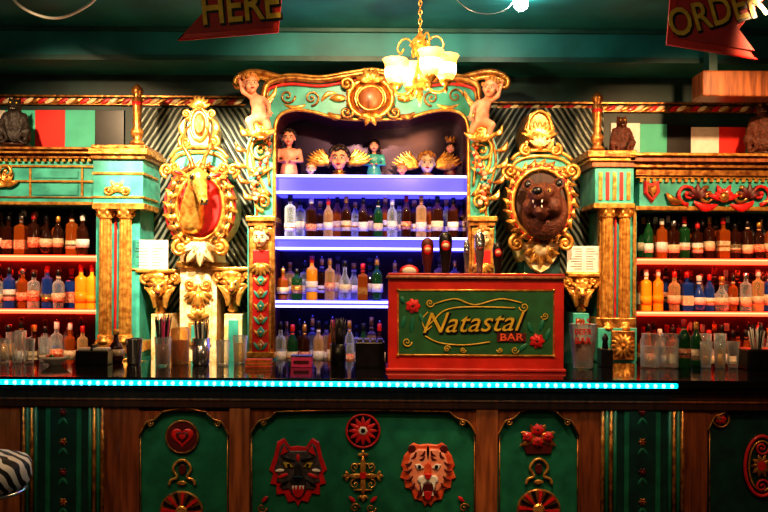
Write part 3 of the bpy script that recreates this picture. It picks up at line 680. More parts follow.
def card(px0,px1,py0,py1,y,name):
    b=B(); b.pbox(px0,px1,py0,py1,y,y+.012,'white',.002); b.pbox(px0-1,px1+1,py1,py1+1.5,y-.012,y+.04,'gold',.002)
    for i in range(9):
        yy=py0+3+(py1-py0-6)*i/8; c=(px0+px1)/2
        for sg in(-1,1): b.pbox(c+sg*2,c+sg*(px1-px0)*random.uniform(.25,.42),yy-.35,yy+.35,y-.001,y,'grey')
    return b.finish(name)
card(132,168,240,268.5,-.05,'menu_card'); card(567,601,246,272,-.05,'menu_card')
# ---------------------------------------------------------------- sculptures on the cabinets
def crouch(px,zb,y,H,m,name,ears=True,wings=False,face=1,horns=False):
    b=B(); x=P(px,140,y).x; o=Vector((x,y,zb)); mx=Matrix.Translation(o)@Matrix.Rotation(.45*face,4,'Z')@Matrix.Scale(H,4)
    bl=[((0,.06,.20),(.24,.22,.2)),((0,.0,.42),(.20,.18,.22)),((0,-.04,.60),(.17,.14,.14)),((0,-.08,.80),(.14,.14,.14)),((0,-.20,.76),(.08,.10,.07)),((0,-.28,.75),(.05,.05,.045))]
    for sg in(-1,1):
        limb(bl,(sg*.17,.06,.18),(sg*.25,-.20,.28),.12,.08); limb(bl,(sg*.25,-.20,.28),(sg*.2,-.16,.05),.07,.05); bl.append(((sg*.2,-.24,.035),(.07,.11,.035)))
        limb(bl,(sg*.17,-.02,.62),(sg*.24,-.16,.40),.07,.055); limb(bl,(sg*.24,-.16,.40),(sg*.12,-.28,.20),.05,.04); bl.append(((sg*.10,-.30,.10),(.05,.06,.04))); limb(bl,(sg*.12,-.28,.20),(sg*.10,-.30,.10),.04,.035,3)
        if ears: bl.append(((sg*.10,-.05,.93),(.035,.03,.07)))
    b.organic(bl,m,.035,mx,2)
    for sg in(-1,1):
        b.ell((sg*.055,-.205,.84),(.022,.015,.02),'yolive',6,mx=mx)
    b.ell((0,-.33,.76),(.025,.015,.018),'black',6,mx=mx)
    for i in range(3): b.ell(((i-1)*.03,-.325,.705),.008,'white',5,mx=mx)
    b.lathe([(.30,0),(.30,.03)],(0,-.05,0),'wooddk',16,mx=mx)
    return b.finish(name)
crouch(15,ZL(148.5,-.1)+.02,.05,.36,'furblk','gargoyle_statue',True,False,.6)
crouch(621,ZL(151.5,-.1)+.005,.05,.29,'fur','bear_statue',True,False,-.2)
crouch(764,ZL(151,-.1)+.005,.05,.42,'fur','lion_statue',True,False,-1)
# ---------------------------------------------------------------- bar counter
BAR=G('bar_counter')
BT=1.07
b=B(); b.box(-3.3,3.3,-1.54,-.70,1.028,BT,'countertop',.006); b.box(-3.3,3.3,-1.505,-.74,1.000,1.028,'wooddk',.006); b.finish('countertop',BAR)
b=B(); yP=-1.44; yS=-1.475
b.box(-3.3,3.3,yP+.01,-.76,0,1.0,'wooddk')
b.box(-3.3,3.3,-1.49,yP,.90+.005,1.0,'wooddk',.006)
b.box(-3.3,3.3,-1.50,yP,0,.14,'wooddk',.01)
zr=.91
def wst(x0,x1,m='wood',yf=None):
    yf=yf or yS; c0=P(x0,440,yf).x; c1=P(x1,440,yf).x; b.box(c0,c1,yf,yP+.01,.14,zr,m,.005)
wst(-60,-8,'wood'); wst(-8,20,'woodlt'); wst(104,139,'wood'); wst(229,250,'woodlt',-1.485); wst(476,498,'woodlt',-1.485); wst(579,601,'wood'); wst(684,708,'wood'); wst(800,840)
def green(x0,x1,m='green'):
    c0=P(x0,440,yP).x; c1=P(x1,440,yP).x; b.box(c0,c1,yP-.004,yP+.01,.14,zr+.0,m)
green(139,229); green(250,476); green(498,579); green(708,800,'greendk')
def pil(x0,x1):
    c0=P(x0,440,yS).x; c1=P(x1,440,yS).x; b.box(c0,c1,-1.47,yP+.01,.14,1.0,'greendk',.004)
    w=x1-x0
    for fx,m in((.02,'oldgold'),(.07,'green'),(.12,'oldgold'),(.17,'green'),(.83,'green'),(.88,'oldgold'),(.93,'green'),(.98,'oldgold')):
        xx=P(x0+w*fx,440,yS).x; b.lathe([(.011,.14),(.011,1.0)],(xx,-1.473,0),m,8)
    b.pbox(x0+w*.28,x1-w*.28,392,530,-1.478,-1.46,'green',.004); b.pbox(x0+w*.34,x1-w*.34,396,526,-1.482,-1.46,'greendk',.004)
    for i in range(4):
        yy=412+30*i; xx=(x0+x1)/2
        b.fan(xx,yy,4.5,0,2*pi*5/6,6,1.4,-1.482,'maroon' if i%2==0 else 'oldgold',.008); b.ell(P(xx,yy,-1.49),.005,'red',6)
        b.leaf(xx,yy+6,xx-5,yy+13,1.5,-1.483,'green',.006); b.leaf(xx,yy+6,xx+5,yy+13,1.5,-1.483,'green',.006)
pil(22,104); pil(601,684)
def arch(x0,x1,yt,big):
    w=26 if big else 22; h=22
    for sg,xe in((1,x0),(-1,x1)):
        cur=smoothpts([(xe,yt+h+4),(xe+sg*4,yt+h-4),(xe+sg*w*.35,yt+h*.55),(xe+sg*w*.72,yt+h*.42),(xe+sg*w,yt+3)],4)
        b.poly([(xe-sg*1,yt-8)]+[(a,c) for a,c in cur]+[(xe+sg*(w+2),yt-8)],-1.47,yP,'wood',0)
        b.ptube(cur,-1.474,1.0,'oldgold',6); b.scroll(xe+sg*w*.5,yt+h*.62,3.5,-pi/2,1.2,sg,-1.465,.8,'gold')
    c=(x0+x1)/2
    b.pbox(x0,x1,yt-14,yt+1,-1.47,yP,'wood')
    b.ptube([(x0+w,yt+2.5),(c,yt+(1 if big else -2)),(x1-w,yt+2.5)],-1.474,1.0,'oldgold',6,sm=5)
    for xe,sg in((x0,1),(x1,-1)): b.ptube([(xe+sg*1.5,yt+h+4),(xe+sg*1.5,540)],-1.452,.7,'oldgold',5)
arch(139,229,410,False); arch(250,476,409,True); arch(498,579,409,False); arch(708,800,404,False)
b.box(-3.3,3.3,-1.496,-1.485,.945,.955,'wood',.002)
b.finish('panelled_front',BAR)
b=B()
xr=P(677,384,-1.55).x; zL=1.044
b.tube([(-3.0,-1.554,zL),(0,-1.554,zL),(xr,-1.554,zL)],.013,'ledteal',8)
x=-2.98
while x<xr: b.ell((x,-1.564,zL),(.012,.010,.012),'ledtealhot',6); x+=.043
b.finish('led_rope_light',BAR)
yo=yP-.004; y1=yo-.012; y2=yo-.02; y3=yo-.028
def heart(cx,cy,s): return [(cx+s*.058*16*math.sin(t)**3, cy-s*.058*(13*math.cos(t)-5*math.cos(2*t)-2*math.cos(3*t)-math.cos(4*t))) for t in [2*pi*i/28 for i in range(28)]]
b=B()
b.disc(182,437,17,17,y1,yo,'maroon',.05); b.ring(182,437,16,16,y1,1.0,'oldgold'); b.poly(heart(182,437,12),y2,y1,'red',.15); b.poly(heart(182,437,7),y3,y2,'maroon',.2); b.poly(heart(182,437,4),y3-.005,y2,'red',.2)
b.finish('heart_medallion',BAR)
def omega(cx,cy,name):
    b=B(); pts=smoothpts([(cx-13,cy+14),(cx-11,cy+9),(cx-5,cy+6),(cx-9,cy-2),(cx-5,cy-9),(cx,cy-11),(cx+5,cy-9),(cx+9,cy-2),(cx+5,cy+6),(cx+11,cy+9),(cx+13,cy+14)],4)
    b.ptube(pts,y1,1.5,'gold',8); b.disc(cx,cy-1,4,5.5,y1,yo,'maroon',.2); b.leaf(cx-5,cy+12,cx+5,cy+12,2.5,y1,'gold',.01); b.finish(name,BAR)
omega(182,471,'horseshoe_scroll'); omega(539,470,'horseshoe_scroll_2')
def sunburst(cx,cy,r,name):
    b=B(); b.disc(cx,cy,r,r*.95,y1,yo,'oldgold',.05,30)
    n=16
    for i in range(n):
        a0=2*pi*i/n; a1=2*pi*(i+.5)/n
        b.poly([(cx+5*math.cos(a0),cy+5*math.sin(a0)),(cx+(r-2)*math.cos(a0),cy+(r-2)*.95*math.sin(a0)),(cx+(r-2)*math.cos(a1),cy+(r-2)*.95*math.sin(a1)),(cx+5*math.cos(a1),cy+5*math.sin(a1))],y2,y1,'black' if i%2 else 'red')
    b.disc(cx,cy,6,6,y3,y1,'gold',.3,16); b.finish(name,BAR)
sunburst(181,512,22,'sunburst_ornament'); sunburst(539,510,22,'sunburst_ornament_2')
b=B()
b.disc(363,431,17,17,y1,yo,'black',.05); b.ring(363,431,16.5,16.5,y1,1.2,'red')
b.fan(363,431,15,0,2*pi*11/12,12,2.4,y1-.002,'red',.012); b.disc(363,431,5,5,y3,y1,'white',.3,12); b.disc(363,431,2.5,2.5,y3-.006,y2,'black',.3,10)
b.finish('rosette_ornament',BAR)
b=B()
for ang,L in((0,15),(pi,15),(pi/2,20),(-pi/2,20)):
    b.leaf(363,476,363+L*math.cos(ang),476+L*math.sin(ang),3,y1,'gold',.02)
    ex,ey=363+L*math.cos(ang),476+L*math.sin(ang)
    b.fan(ex,ey,6,ang-1.2,ang+1.2,3,1.8,y1,'gold',.012)
b.ptube([(363,450),(363,500)],y1,1.3,'gold'); b.ptube([(347,476),(379,476)],y1,1.3,'gold'); b.ptube([(352,464),(374,464)],y1,1.1,'gold'); b.ptube([(354,490),(372,490)],y1,1.1,'gold'); b.disc(363,476,4,4,y3,yo,'red',.2,12)
for sg in(-1,1): b.scroll(363+sg*8,484,5,-pi/2,1.2,sg,y1,.9,'gold'); b.scroll(363+sg*8,467,4.5,pi/2,1.2,-sg,y1,.9,'gold')
b.finish('gilt_cross',BAR)
b=B(); cx=298; MR=lambda L:[(cx+x,y) for x,y in L]+[(cx-x,y) for x,y in L[::-1]]
b.poly(MR([(0,446),(8,447),(14,438),(21,442),(24,456),(29,470),(25,474),(28,484),(22,485),(22,495),(14,494),(10,503),(3,501),(0,507)]),y1,yo,'red',.03)
b.poly(MR([(0,451),(8,451),(14,443),(18,447),(21,461),(24,470),(20,474),(22,482),(17,483),(16,490),(9,489),(6,495),(0,499)]),y2,y1,'grey',.05)
for sg in(-1,1):
    b.poly([(cx+sg*10,452),(cx+sg*14,445),(cx+sg*18,456)],y3,y2,'red',.1)
    b.poly([(cx+sg*5,467),(cx+sg*9,463),(cx+sg*15,463),(cx+sg*12,468)],y3,y2,'yolive',.1); b.disc(cx+sg*9.5,465.5,1.6,1.8,y3-.004,y3,'black',.1,10)
    b.leaf(cx+sg*3,461,cx+sg*17,457,2.2,y2,'black',.012); b.leaf(cx+sg*10,474,cx+sg*21,478,2,y2,'red',.01); b.leaf(cx+sg*9,480,cx+sg*19,487,1.8,y2,'black',.01); b.leaf(cx+sg*14,470,cx+sg*23,471,1.8,y2,'white',.01)
b.poly(MR([(0,462),(3,464),(4,474),(8,480),(7,487),(3,490),(0,491)]),y3,y2,'blackmatte',.1); b.poly(MR([(0,476),(5,477),(4,481),(0,484)]),y3-.008,y3,'black',.2)
b.poly(MR([(0,486),(7,485),(6,492),(3,497),(0,498)]),y3-.002,y2,'red',.1)
for dx in(-5,-2,2,5): b.poly([(cx+dx-1.1,486),(cx+dx+1.1,486),(cx+dx,490)],y3-.007,y3,'white')
b.leaf(cx,454,cx,462,2,y2,'red',.01); b.finish('wolf_head_plaque',BAR)
b=B(); cx=428
b.poly(MR([(0,444),(9,445),(14,443),(19,446),(20,451),(24,456),(27,466),(25,470),(28,478),(24,480),(23,488),(17,490),(14,500),(6,502),(3,507),(0,504)]),y1,yo,'orange',.04)
b.poly(MR([(0,449),(10,449),(17,454),(20,464),(19,476),(14,487),(8,494),(0,496)]),y2,y1,'pink',.08)
for sg in(-1,1):
    b.disc(cx+sg*16,449,4,4,y2,y1,'maroon',.2,12)
    b.poly([(cx+sg*4,468),(cx+sg*8,464),(cx+sg*13,465),(cx+sg*10,470)],y3,y2,'white',.1); b.disc(cx+sg*8.5,467,1.7,1.9,y3-.004,y3,'black',.1,10)
    for (a,c,d,e) in((3,451,8,456),(3,456,9,460),(12,452,17,459),(16,462,24,464),(16,469,25,471),(15,476,24,480),(13,483,20,488),(9,490,12,498)): b.leaf(cx+sg*a,c,cx+sg*d,e,1.3,y2-.001,'maroon',.006,.2*sg)
    b.disc(cx+sg*5,480,5.5,4.5,y3-.003,y2,'white',.3,14)
b.leaf(cx,446,cx,460,1.3,y2,'black',.006); b.poly(MR([(0,462),(3,465),(4,474),(0,477)]),y3,y2,'orange',.1); b.poly(MR([(0,474),(4.5,474),(2,479),(0,480)]),y3-.01,y3,'red',.2)
b.poly(MR([(0,483),(7,484),(8,491),(4,498),(0,499)]),y3,y2,'maroon',.1); b.poly(MR([(0,491),(4,492),(3,499),(0,501)]),y3-.004,y3,'red',.2)
for dx in(-6,6): b.poly([(cx+dx-1.4,484),(cx+dx+1.4,484),(cx+dx,491)],y3-.008,y3,'white'); b.poly([(cx+dx*.8-1,496),(cx+dx*.8+1,496),(cx+dx*.8,491)],y3-.008,y3,'white')
b.finish('tiger_head_plaque',BAR)
def rose(b,cx,cy,r,y,m='red'):
    b.fan(cx,cy,r,0,2*pi*6/7,7,r*.38,y,m,.012); b.fan(cx,cy,r*.7,.4,.4+2*pi*5/6,6,r*.3,y-.006,m,.012); b.ell(P(cx,cy,y-.014),r*.2*S(y),'maroon' if r>5 else 'yolive',8)
b=B(); b.poly([(522,441),(555,441),(551,454),(526,454)],y1,yo,'maroon',.05)
for xx,yy,r in((538,430,7),(528,437,6),(548,437,6),(538,442,6)): rose(b,xx,yy,r,y1-.003)
for xx,yy,a in((520,432,pi),(556,432,0),(530,424,-2),(546,424,-1.1),(519,446,2.8),(557,446,.3)): b.leaf(538,438,xx,yy,3,y1,'oldgold',.01)
b.finish('rose_ornament',BAR)
b=B(); rose(b,721,419,6,y1); b.ring(721,419,8,8,y1,1,'oldgold')
b.fan(762,466,12,0,2*pi*9/10,10,2.4,y1-.004,'oldgold',.012); b.ring(762,466,17,30,y1,1.8,'red',32); b.ring(762,466,13,25,y1,1,'gold',32); b.scroll(762,448,7,0,1.4,1,y1,1.4,'red'); b.scroll(762,486,7,0,1.4,-1,y1,1.4,'red'); b.disc(762,466,5,6,y3,yo,'red',.2,12)
b.finish('wheel_ornament',BAR)
b=B()
for cx,sg in((262,1),(464,-1),(355,-1),(371,1)):
    b.scroll(cx,508,5,0,1.3,sg,y1,1,'oldgold'); b.leaf(cx,502,cx+sg*6,496,2,y1,'red',.01)
b.finish('panel_flourishes',BAR)
# ---------------------------------------------------------------- sign box on the bar
SG=G('painted_bar_sign')
b=B(); ys=-1.20; c=P(476,320,ys); hw=88*S(ys); x0=c.x-hw; x1=c.x+hw; zt=P(476,279,ys).z
b.box(x0,x1,ys,ys+.24,BT,zt,'signred',.004)
b.box(x0-.012,x1+.012,ys-.02,ys+.26,zt,zt+.018,'woodlt',.006); b.box(x0-.002,x1+.002,ys-.008,ys+.25,zt+.018,zt+.032,'signred',.005)
b.box(x0-.012,x1+.012,ys-.015,ys+.25,BT,BT+.02,'signred',.006)
b.finish('box',SG)
b=B()
b.pbox(399,553,291,355,ys-.004,ys+.004,'signgreen'); fr=[(398,290),(554,290.5),(554,356),(398,355)]
b.ptube(fr,ys-.004,1.3,'gold',6,True)
for q in fr: b.ell(P(q[0],q[1],ys-.006),.010,'gold',6)
b.finish('painted_panel',SG)
b=B(); yt=ys-.008
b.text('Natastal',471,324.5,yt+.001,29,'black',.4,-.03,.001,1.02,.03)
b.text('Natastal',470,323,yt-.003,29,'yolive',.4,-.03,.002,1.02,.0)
b.pbox(497,526,333,342,yt-.003,yt,'maroon',.001); b.text('BAR',511.5,337.5,yt-.006,10,'orange',0,-.02,.002,1.3)
sc=[((425,336),(440,343),(465,345),(490,342)),((434,304),(455,299),(475,305),(500,299),(522,303)),((428,312),(422,320),(426,330),(432,326)),((424,330),(434,320),(446,310),(470,307),(515,308))]
for q in sc: b.ptube(q,yt,.8,'yolive',5,sm=5)
for (x,y,r,a,dr) in((430,303,4.5,0,1),(524,307,5,pi,-1),(447,349,3.5,0,-1),(515,350,4,0,1),(407,342,5,0,1),(545,316,4,pi,-1),(463,350,3,0,1),(500,350,3,pi,-1)): b.scroll(x,y,r,a,1.4,dr,yt,.8,'yolive')
b.finish('lettering',SG)
b=B(); rose(b,413,306,8,yt,'red'); rose(b,537,341,8,yt,'red')
for (a,c,d,e) in((405,316,402,328),(413,316,411,333),(420,314,424,324),(527,344,517,352),(540,330,544,318),(532,332,528,322),(546,340,550,328),(404,303,401,296)): b.leaf(a,c,d,e,2.4,yt,'green',.008)
b.finish('painted_roses',SG)
# ---------------------------------------------------------------- beer taps
b=B(); yt=-.82; z=BT
xa=P(412,270,yt).x; xb=P(503,270,yt).x; zc=P(450,283,yt).z
for x in(xa+.05,(xa+xb)/2,xb-.05): b.lathe([(.045,BT),(.045,BT+.012),(.026,BT+.02),(.026,zc)],(x,yt,0),'steel',16)
b.tube([(xa-.02,yt,zc),(xb+.02,yt,zc)],.032,'steel',16)
for px,py,mm,w in((427,238,'maroon',6),(445,232,'black',6.5),(479,232,'steel',5),(497,242,'black',5),(466,240,'steel',3)):
    x=P(px,270,yt).x; zt_=P(px,py,yt).z; s=S(yt)
    b.tube([(x,yt-.03,zc),(x,yt-.09,zc-.01),(x,yt-.10,zc-.05)],.010,'steel',8)
    b.lathe([(.007,zc+.02),(.012,zc+.03),(.008,zc+.045)],(x,yt-.03,0),'steel',10)
    H=zt_-(zc+.045)
    b.lathe([(w*s*.45,0),(w*s*.55,.05*H),(w*s*.6,.2*H),(w*s*.95,.55*H),(w*s*1.05,.8*H),(w*s*.9,.93*H),(w*s*.3,H)],(x,yt-.03,zc+.045),mm,14,sy=.6)
    b.ell((x,yt-.05,zc+.045+.68*H),(w*s*.75,.012,w*s*.85),'red' if mm!='steel' else 'steel',10)
    if mm!='steel': b.ell((x,yt-.058,zc+.045+.68*H),(w*s*.55,.010,w*s*.4),'labelc',10); b.lathe([(w*s*.62,.25*H),(w*s*.72,.35*H)],(x,yt-.03,zc+.045),'gold',14,sy=.62)
b.ell((P(409,262,yt).x,yt-.03,zc+.07),(.06,.015,.04),'red',14); b.ell((P(409,262,yt).x,yt-.04,zc+.07),(.045,.012,.026),'white',14); b.lathe([(.008,zc),(.008,zc+.04)],(P(409,262,yt).x,yt-.03,0),'steel',8)
b.finish('beer_tap_tower')
# ---------------------------------------------------------------- items on the bar
def gx(px,y): return P(px,360,y).x
def tumbler(b,x,y,z,h,r,m='clear',liq=None):
    b.lathe([(r*.78,0),(r*.8,.004),(r,h)],(x,y,z),m,16); b.lathe([(r*.99,h-.003),(r*1.02,h)],(x,y,z),'clear',16)
    b.lathe([(r*.7,.004),(r*.72,.012)],(x,y,z),'clear',12)
    if liq: b.lathe([(r*.75,.012),(r*.88,h*.75)],(x,y,z),liq,14)
def straws(b,x,y,z,h,r,n,m):
    for i in range(n):
        a=random.uniform(0,2*pi); t=random.uniform(.2,1)
        b.tube([(x+r*.3*t*math.cos(a),y+r*.3*t*math.sin(a),z+.01),(x+r*t*math.cos(a)*1.05,y+r*t*math.sin(a)*1.05,z+h*random.uniform(.9,1.1))],.0032,m,5)
yy=-.93
b=B()
for i,px in enumerate((-8,4,17,29,12,36)): tumbler(b,gx(px,yy),yy+(.0 if i<4 else .11),BT,.15 if i%2 else .19,.034)
b.finish('glass_tumblers')
b=B(); x=gx(55,-1.0); b.lathe([(.03,0),(.035,.008),(.07,.035),(.092,.055),(.088,.055),(.06,.034),(.01,.016)],(x,-1.0,BT),'white',24)
for i in range(7): b.ell((x+.035*math.cos(i*.9),-1.0+.035*math.sin(i*.9),BT+.05),(.018,.018,.014),'greenglass' if i%2 else 'orange',8)
b.finish('garnish_bowl')
b=B(); x=gx(95,yy); b.box(x-.095,x+.095,yy-.06,yy+.04,BT,BT+.085,'black',.006); b.box(x-.085,x+.085,yy-.05,yy+.03,BT+.085,BT+.10,'white',.004); b.box(x-.005,x+.005,yy-.06,yy+.04,BT+.085,BT+.12,'black',.002); b.finish('napkin_caddy')
b=B(); x=gx(134,yy); b.lathe([(.036,0),(.04,.01),(.05,.15),(.052,.155),(.047,.155),(.036,.02)],(x,yy,BT),'steel',20); b.finish('cocktail_shaker')
b=B(); x=gx(163,-1.0); tumbler(b,x,-1.0,BT,.17,.05,'clear','drink'); straws(b,x,-1.0,BT,.27,.045,16,'hotpink'); straws(b,x,-1.0,BT,.28,.045,24,'black'); b.finish('straw_holder')
b=B(); x=gx(180,yy+.08); b.lathe([(.050,0),(.055,.02),(.057,.20),(.045,.22)],(x,yy+.08,BT),'clearwarm',16); b.lathe([(.050,.01),(.051,.14)],(x,yy+.08,BT),'drink',16); b.finish('juice_pitcher')
b=B(); x=gx(201,yy); b.lathe([(.045,0),(.05,.01),(.052,.16),(.048,.16)],(x,yy,BT),'steel',18); straws(b,x,yy,BT,.24,.045,14,'white'); straws(b,x,yy,BT,.25,.045,30,'black'); b.finish('straw_holder')
b=B(); x=gx(223,-.98); tumbler(b,x,-.98,BT,.15,.042,'clear'); b.finish('pint_glass')
b=B(); x=gx(240,-.85); tumbler(b,x,-.85,BT,.17,.045,'clear','clearwarm'); b.finish('pint_glass')
b=B(); x=gx(259,-1.0)
for i in range(5): b.box(x-.075,x+.075,-1.04+.002*i,-.96,BT+.009*i,BT+.009*i+.008,('orange','gold')[i%2],.001)
b.finish('coaster_stack')
b=B(); x=gx(302,-1.0); b.box(x-.06,x+.06,-1.04,-.96,BT,BT+.06,'hotpink',.004); b.box(x-.045,x+.045,-1.043,-1.04,BT+.02,BT+.04,'maroon',.001); b.box(x-.062,x+.062,-1.042,-.958,BT+.06,BT+.068,'black',.002); b.finish('matchbox_tin')
b=B(); x=gx(338,yy); b.lathe([(.045,0),(.05,.13),(.046,.13)],(x,yy,BT),'black',16); straws(b,x,yy,BT,.26,.055,44,'black'); b.finish('straw_holder')
b=B(); x=gx(370,-.98); b.box(x-.085,x+.085,-1.04,-.9,BT,BT+.15,'black',.008)
for i in range(4): b.box(x-.075+.04*i,x-.045+.04*i,-1.03,-.91,BT+.15,BT+.165,'grey',.003)
b.finish('bar_caddy')
b=B(); x=gx(583,-1.0); b.lathe([(.055,0),(.058,.01),(.082,.26),(.085,.262),(.079,.262),(.056,.02)],(x,-1.0,BT),'clear',20); b.lathe([(.055,.012),(.070,.16)],(x,-1.0,BT),'drink',20)
b.text('PILS',583,322,-1.087,9,'red',0,0,.003,1.0); b.text('BEER',583,332,-1.084,8,'red',0,0,.003,1.0); b.text('BAR',583,341,-1.081,9,'red',0,0,.003,1.0)
b.finish('beer_pitcher')
b=B(); x=gx(605,-.9); b.box(x-.035,x+.035,-.95,-.85,BT,BT+.11,'black',.006); b.lathe([(.02,.11),(.015,.15),(.02,.17),(.005,.20)],(x,-.9,BT),'black',12); b.finish('soap_dispenser')
b=B()
for px in(650,669):
    x=gx(px,-.95); b.lathe([(.050,0),(.056,.01),(.056,.17),(.046,.19),(.05,.205)],(x,-.95,BT),'clear',18); b.lathe([(.05,.012),(.05,.13)],(x,-.95,BT),'clear',16)
b.finish('glass_jars')
b=B(); bottle(b,gx(684,-.95),-.95,BT,.29,'wine','greenglass','labelr','red'); bottle(b,gx(696,-.86),-.86,BT,.27,'wine','greenglass','labelc','gold'); b.finish('wine_bottles')
b=B()
for i,px in enumerate((706,720,733,712,727)): tumbler(b,gx(px,-.95),-.95+(.1 if i>2 else 0),BT,.16 if i<3 else .2,.036,'clear','clearwarm' if i%2 else None)
b.finish('glass_tumblers')
b=B(); x=gx(757,-.95); b.box(x-.09,x+.09,-1.03,-.87,BT,BT+.12,'black',.01); straws(b,x,-.95,BT+.05,.18,.05,20,'white'); straws(b,x,-.95,BT+.05,.2,.05,16,'black'); b.finish('bar_caddy')
b=B(); bottle(b,gx(116,-.80),-.80,BT,.2,'bulb','brownglass','labelc','gold'); b.finish('bitters_bottle')
# ---------------------------------------------------------------- chandelier
CH=G('chandelier'); b=B(); yc=-1.0; c=P(420,60,yc); s=S(yc)
def zc_(py): return P(420,py,yc).z
b.lathe([(.06,0),(.05,-.03),(.015,-.045)],(c.x,yc,3.33),'oldgold',16)
zz_=3.29; k=0
while zz_>zc_(32):
    n=10; pts=[]
    for i in range(n):
        a=2*pi*i/n; u=.010*math.cos(a); w=.018*math.sin(a)
        pts.append((c.x+(u if k%2 else 0),yc+(0 if k%2 else u),zz_+w))
    b.tube(pts,.0036,'gold',5,True); zz_-=.027; k+=1
b.lathe([(.004,zc_(31)),(.014,zc_(34)),(.030,zc_(37)),(.050,zc_(41)),(.058,zc_(45)),(.040,zc_(50)),(.020,zc_(54)),(.014,zc_(60)),(.020,zc_(66)),(.036,zc_(74)),(.048,zc_(81)),(.034,zc_(87)),(.015,zc_(91)),(.022,zc_(95)),(.012,zc_(98)),(.004,zc_(106))],(c.x,yc,0),'gold',18)
b.lathe([(.060,zc_(44)),(.064,zc_(45)),(.060,zc_(46))],(c.x,yc,0),'gold',24,False,flute=.1)
R_=.155; arms=[pi-.35,-.25,-pi/2+.35,pi/2+.3]
for a in arms:
    dx,dy=math.cos(a),math.sin(a)
    pts=smoothpts([(0.03,zc_(82)),(.07,zc_(91)),(.12,zc_(93)),(R_,zc_(89)),(R_,zc_(84))],5)
    b.tube([(c.x+dx*q[0],yc+dy*q[0],q[1]) for q in pts],.007,'gold',8)
    pts=smoothpts([(0.02,zc_(56)),(.06,zc_(40)),(.11,zc_(38)),(.14,zc_(46)),(.12,zc_(52)),(.10,zc_(47))],5)
    b.tube([(c.x+dx*q[0],yc+dy*q[0],q[1]) for q in pts],.006,'gold',8)
    ex,ey=c.x+dx*R_,yc+dy*R_
    b.lathe([(.006,zc_(94)),(.012,zc_(91)),(.010,zc_(88)),(.028,zc_(86)),(.038,zc_(83)),(.034,zc_(81))],(ex,ey,0),'gold',14)
b.finish('brass_body',CH)
b=B()
for a in arms:
    ex,ey=c.x+math.cos(a)*R_,yc+math.sin(a)*R_
    b.lathe([(.026,zc_(83)),(.045,zc_(80)),(.056,zc_(76))],(ex,ey,0),'globe',20,True,flute=.08)
    b.lathe([(.056,zc_(76)),(.062,zc_(71)),(.060,zc_(66))],(ex,ey,0),'globehot',20,True,flute=.08)
    b.lathe([(.060,zc_(66)),(.062,zc_(62)),(.078,zc_(57))],(ex,ey,0),'globe',20,True,flute=.08)
b.finish('glass_shades',CH)
b=B(); c2=P(521,3,-.82); b.lathe([(.05,3.33),(.05,3.32),(.025,3.31),(.022,c2.z+.03)],(c2.x,-.82,0),'oldgold',14); b.ell((c2.x,-.82,c2.z),(.045,.045,.048),'bulb',12); b.finish('ceiling_bulb')
b=B(); pts=smoothpts([(5,-25),(14,0),(35,14),(58,18),(80,10),(97,-4),(103,-30)],12)
for q in pts: b.ell(P(q[0],q[1],-.9),.010,'white',6)
b.ptube(pts,-.9,.5,'steel',4); b.finish('bead_garland')
b=B(); pts=smoothpts([(455,-2),(470,10),(490,14),(508,8),(516,-6)],6); b.ptube(pts,-.75,.5,'steel',5); b.finish('ceiling_cable')
def hsign(name,pts,txt,tx,ty,ts,rot,y,yr):
    b=B(); cx=sum(p[0] for p in pts)/len(pts); cy=sum(p[1] for p in pts)/len(pts)
    b.poly(pts,y,y+.02,'signred')
    b.poly([(cx+(a-cx)*.90,cy+(c-cy)*.86) for a,c in pts],y-.006,y,'signmar')
    b.ptube(pts,y,1.2,'red',6,True)
    b.text(txt,tx+1.8,ty+1.8,y-.009,ts,'black',0,rot,.002,.75,.03); b.text(txt,tx,ty,y-.014,ts,'yolive',0,rot,.002,.75)
    zt=3.33
    for q in yr:
        a=P(q[0],q[1],y+.01); b.tube([a,(a.x,a.y,zt)],.003,'steel',5)
    b.finish(name)
hsign('hanging_sign',[(178,40),(205,12),(196,-22),(228,-40),(285,-46),(278,32)],'HERE',240,7,46,-.10,-1.5,[(215,-34),(275,-42)])
hsign('hanging_sign',[(667,44),(672,-20),(735,-53),(800,-58),(770,-10),(737,30),(757,59)],'ORDER',716,13,40,-.28,-1.5,[(690,-30),(770,-52)])
b=B(); a0=P(703,70,-.35); a1=P(703,96,-.35)
b.box(a0.x,3.6,-.35,-.15,a1.z,a0.z,'woodlt',.01); b.box(a0.x+.06,a0.x+.12,-.30,-.2,a0.z,3.33,'tealdark',.004); b.box(3.2,3.3,-.30,-.2,a0.z,3.33,'tealdark',.004); b.finish('speaker_soffit')
b=B(); c=Vector((P(-20,482,-2.35).x,-2.35,0))
b.lathe([(.15,.70),(.185,.715),(.20,.74),(.20,.80),(.185,.825),(.14,.84),(.001,.845)],c,'zebra',32); b.lathe([(.17,.685),(.185,.69),(.185,.70),(.17,.705)],c,'steel',32); b.lathe([(.025,.03),(.025,.69)],c,'steel',14); b.lathe([(.20,0),(.20,.012),(.08,.03),(.03,.05)],c,'steel',28)
b.tube([(c.x+.15*math.cos(2*pi*i/20),c.y+.15*math.sin(2*pi*i/20),.28) for i in range(20)],.010,'steel',8,True)
for i in range(4): b.tube([(c.x,c.y,.28),(c.x+.15*math.cos(pi*i/2),c.y+.15*math.sin(pi*i/2),.28)],.008,'steel',6)
b.finish('bar_stool')
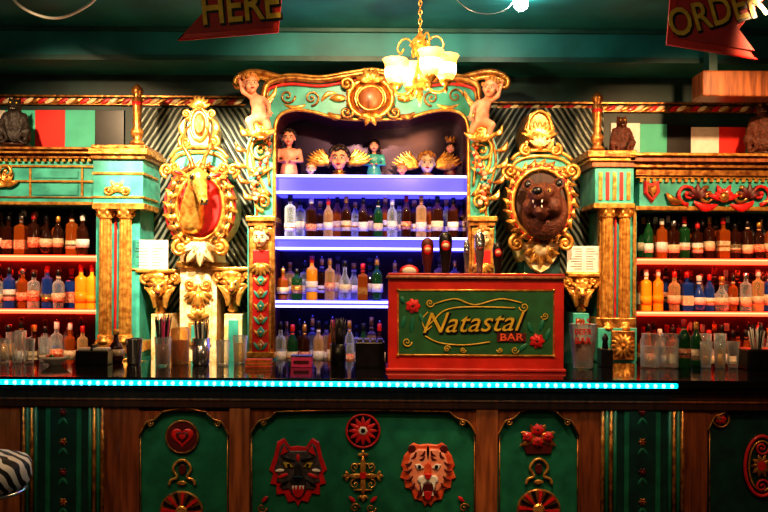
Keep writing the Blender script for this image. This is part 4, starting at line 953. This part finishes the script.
# ---------------------------------------------------------------- lights
def spot(name,loc,tgt,e,col,ang=50,blend=.6,r=.05):
    l=bpy.data.lights.new(name,'SPOT'); l.energy=e; l.color=col; l.spot_size=math.radians(ang); l.spot_blend=blend; l.shadow_soft_size=r
    o=bpy.data.objects.new(name,l); scene.collection.objects.link(o); o.location=loc
    o.rotation_euler=(Vector(tgt)-Vector(loc)).to_track_quat('-Z','Y').to_euler(); return o
warm=(1,.68,.38); warm2=(1,.58,.28)
spot('spot_light_deer',(-1.15,-1.6,3.2),(-1.32,0,2.1),700,(1,.80,.52),48)
spot('spot_light_bear',(1.2,-1.7,3.2),(1.13,0,2.0),270,warm,48)
spot('spot_light_left',(-2.3,-1.9,3.2),(-2.2,0,2.0),300,warm,66)
spot('spot_light_right',(2.2,-1.9,3.2),(2.1,0,1.95),290,warm2,66)
spot('spot_light_frame',(-.2,-2.0,3.2),(-.1,0,2.5),200,warm,74)
spot('spot_light_sign',(.5,-2.6,3.2),(.6,-1.2,1.3),170,warm2,40)
for i,x in enumerate((-2.0,-.5,1.0,2.3)): spot('bar_front_fill_%d'%i,(x,-3.4,3.25),(x*.95,-1.5,.55),(65,115,90,55)[i],warm2,52,.8,.08)  # unseen fill spots, added to brighten the bar front
def pt(name,loc,e,col,r=.05):
    l=bpy.data.lights.new(name,'POINT'); l.energy=e; l.color=col; l.shadow_soft_size=r
    o=bpy.data.objects.new(name,l); scene.collection.objects.link(o); o.location=loc
pt('room_fill_1',(-1.6,-4.0,2.6),24,warm,.15); pt('room_fill_2',(1.6,-4.0,2.6),22,warm,.15)  # added fill points out of view, lifting the ceiling and room
cc=P(420,60,-1.0)
pt('chandelier_glow',(cc.x,-1.0,zc_(118)),26,(1,.62,.26),.02)
w=bpy.data.worlds.new('World'); scene.world=w; w.use_nodes=True; w.node_tree.nodes['Background'].inputs[0].default_value=(.05,.03,.025,1); w.node_tree.nodes['Background'].inputs[1].default_value=.3
# ---------------------------------------------------------------- camera
cd=bpy.data.cameras.new('Camera'); cam=bpy.data.objects.new('Camera',cd); scene.collection.objects.link(cam)
cam.location=(0,CY,EYE); cam.rotation_euler=(pi/2,-RL,0); cd.sensor_width=36; cd.lens=F/768*36; cd.shift_y=(HY-256)/768
scene.camera=cam
scene.view_settings.view_transform='Standard'
try: scene.view_settings.look='Medium High Contrast'
except Exception: pass
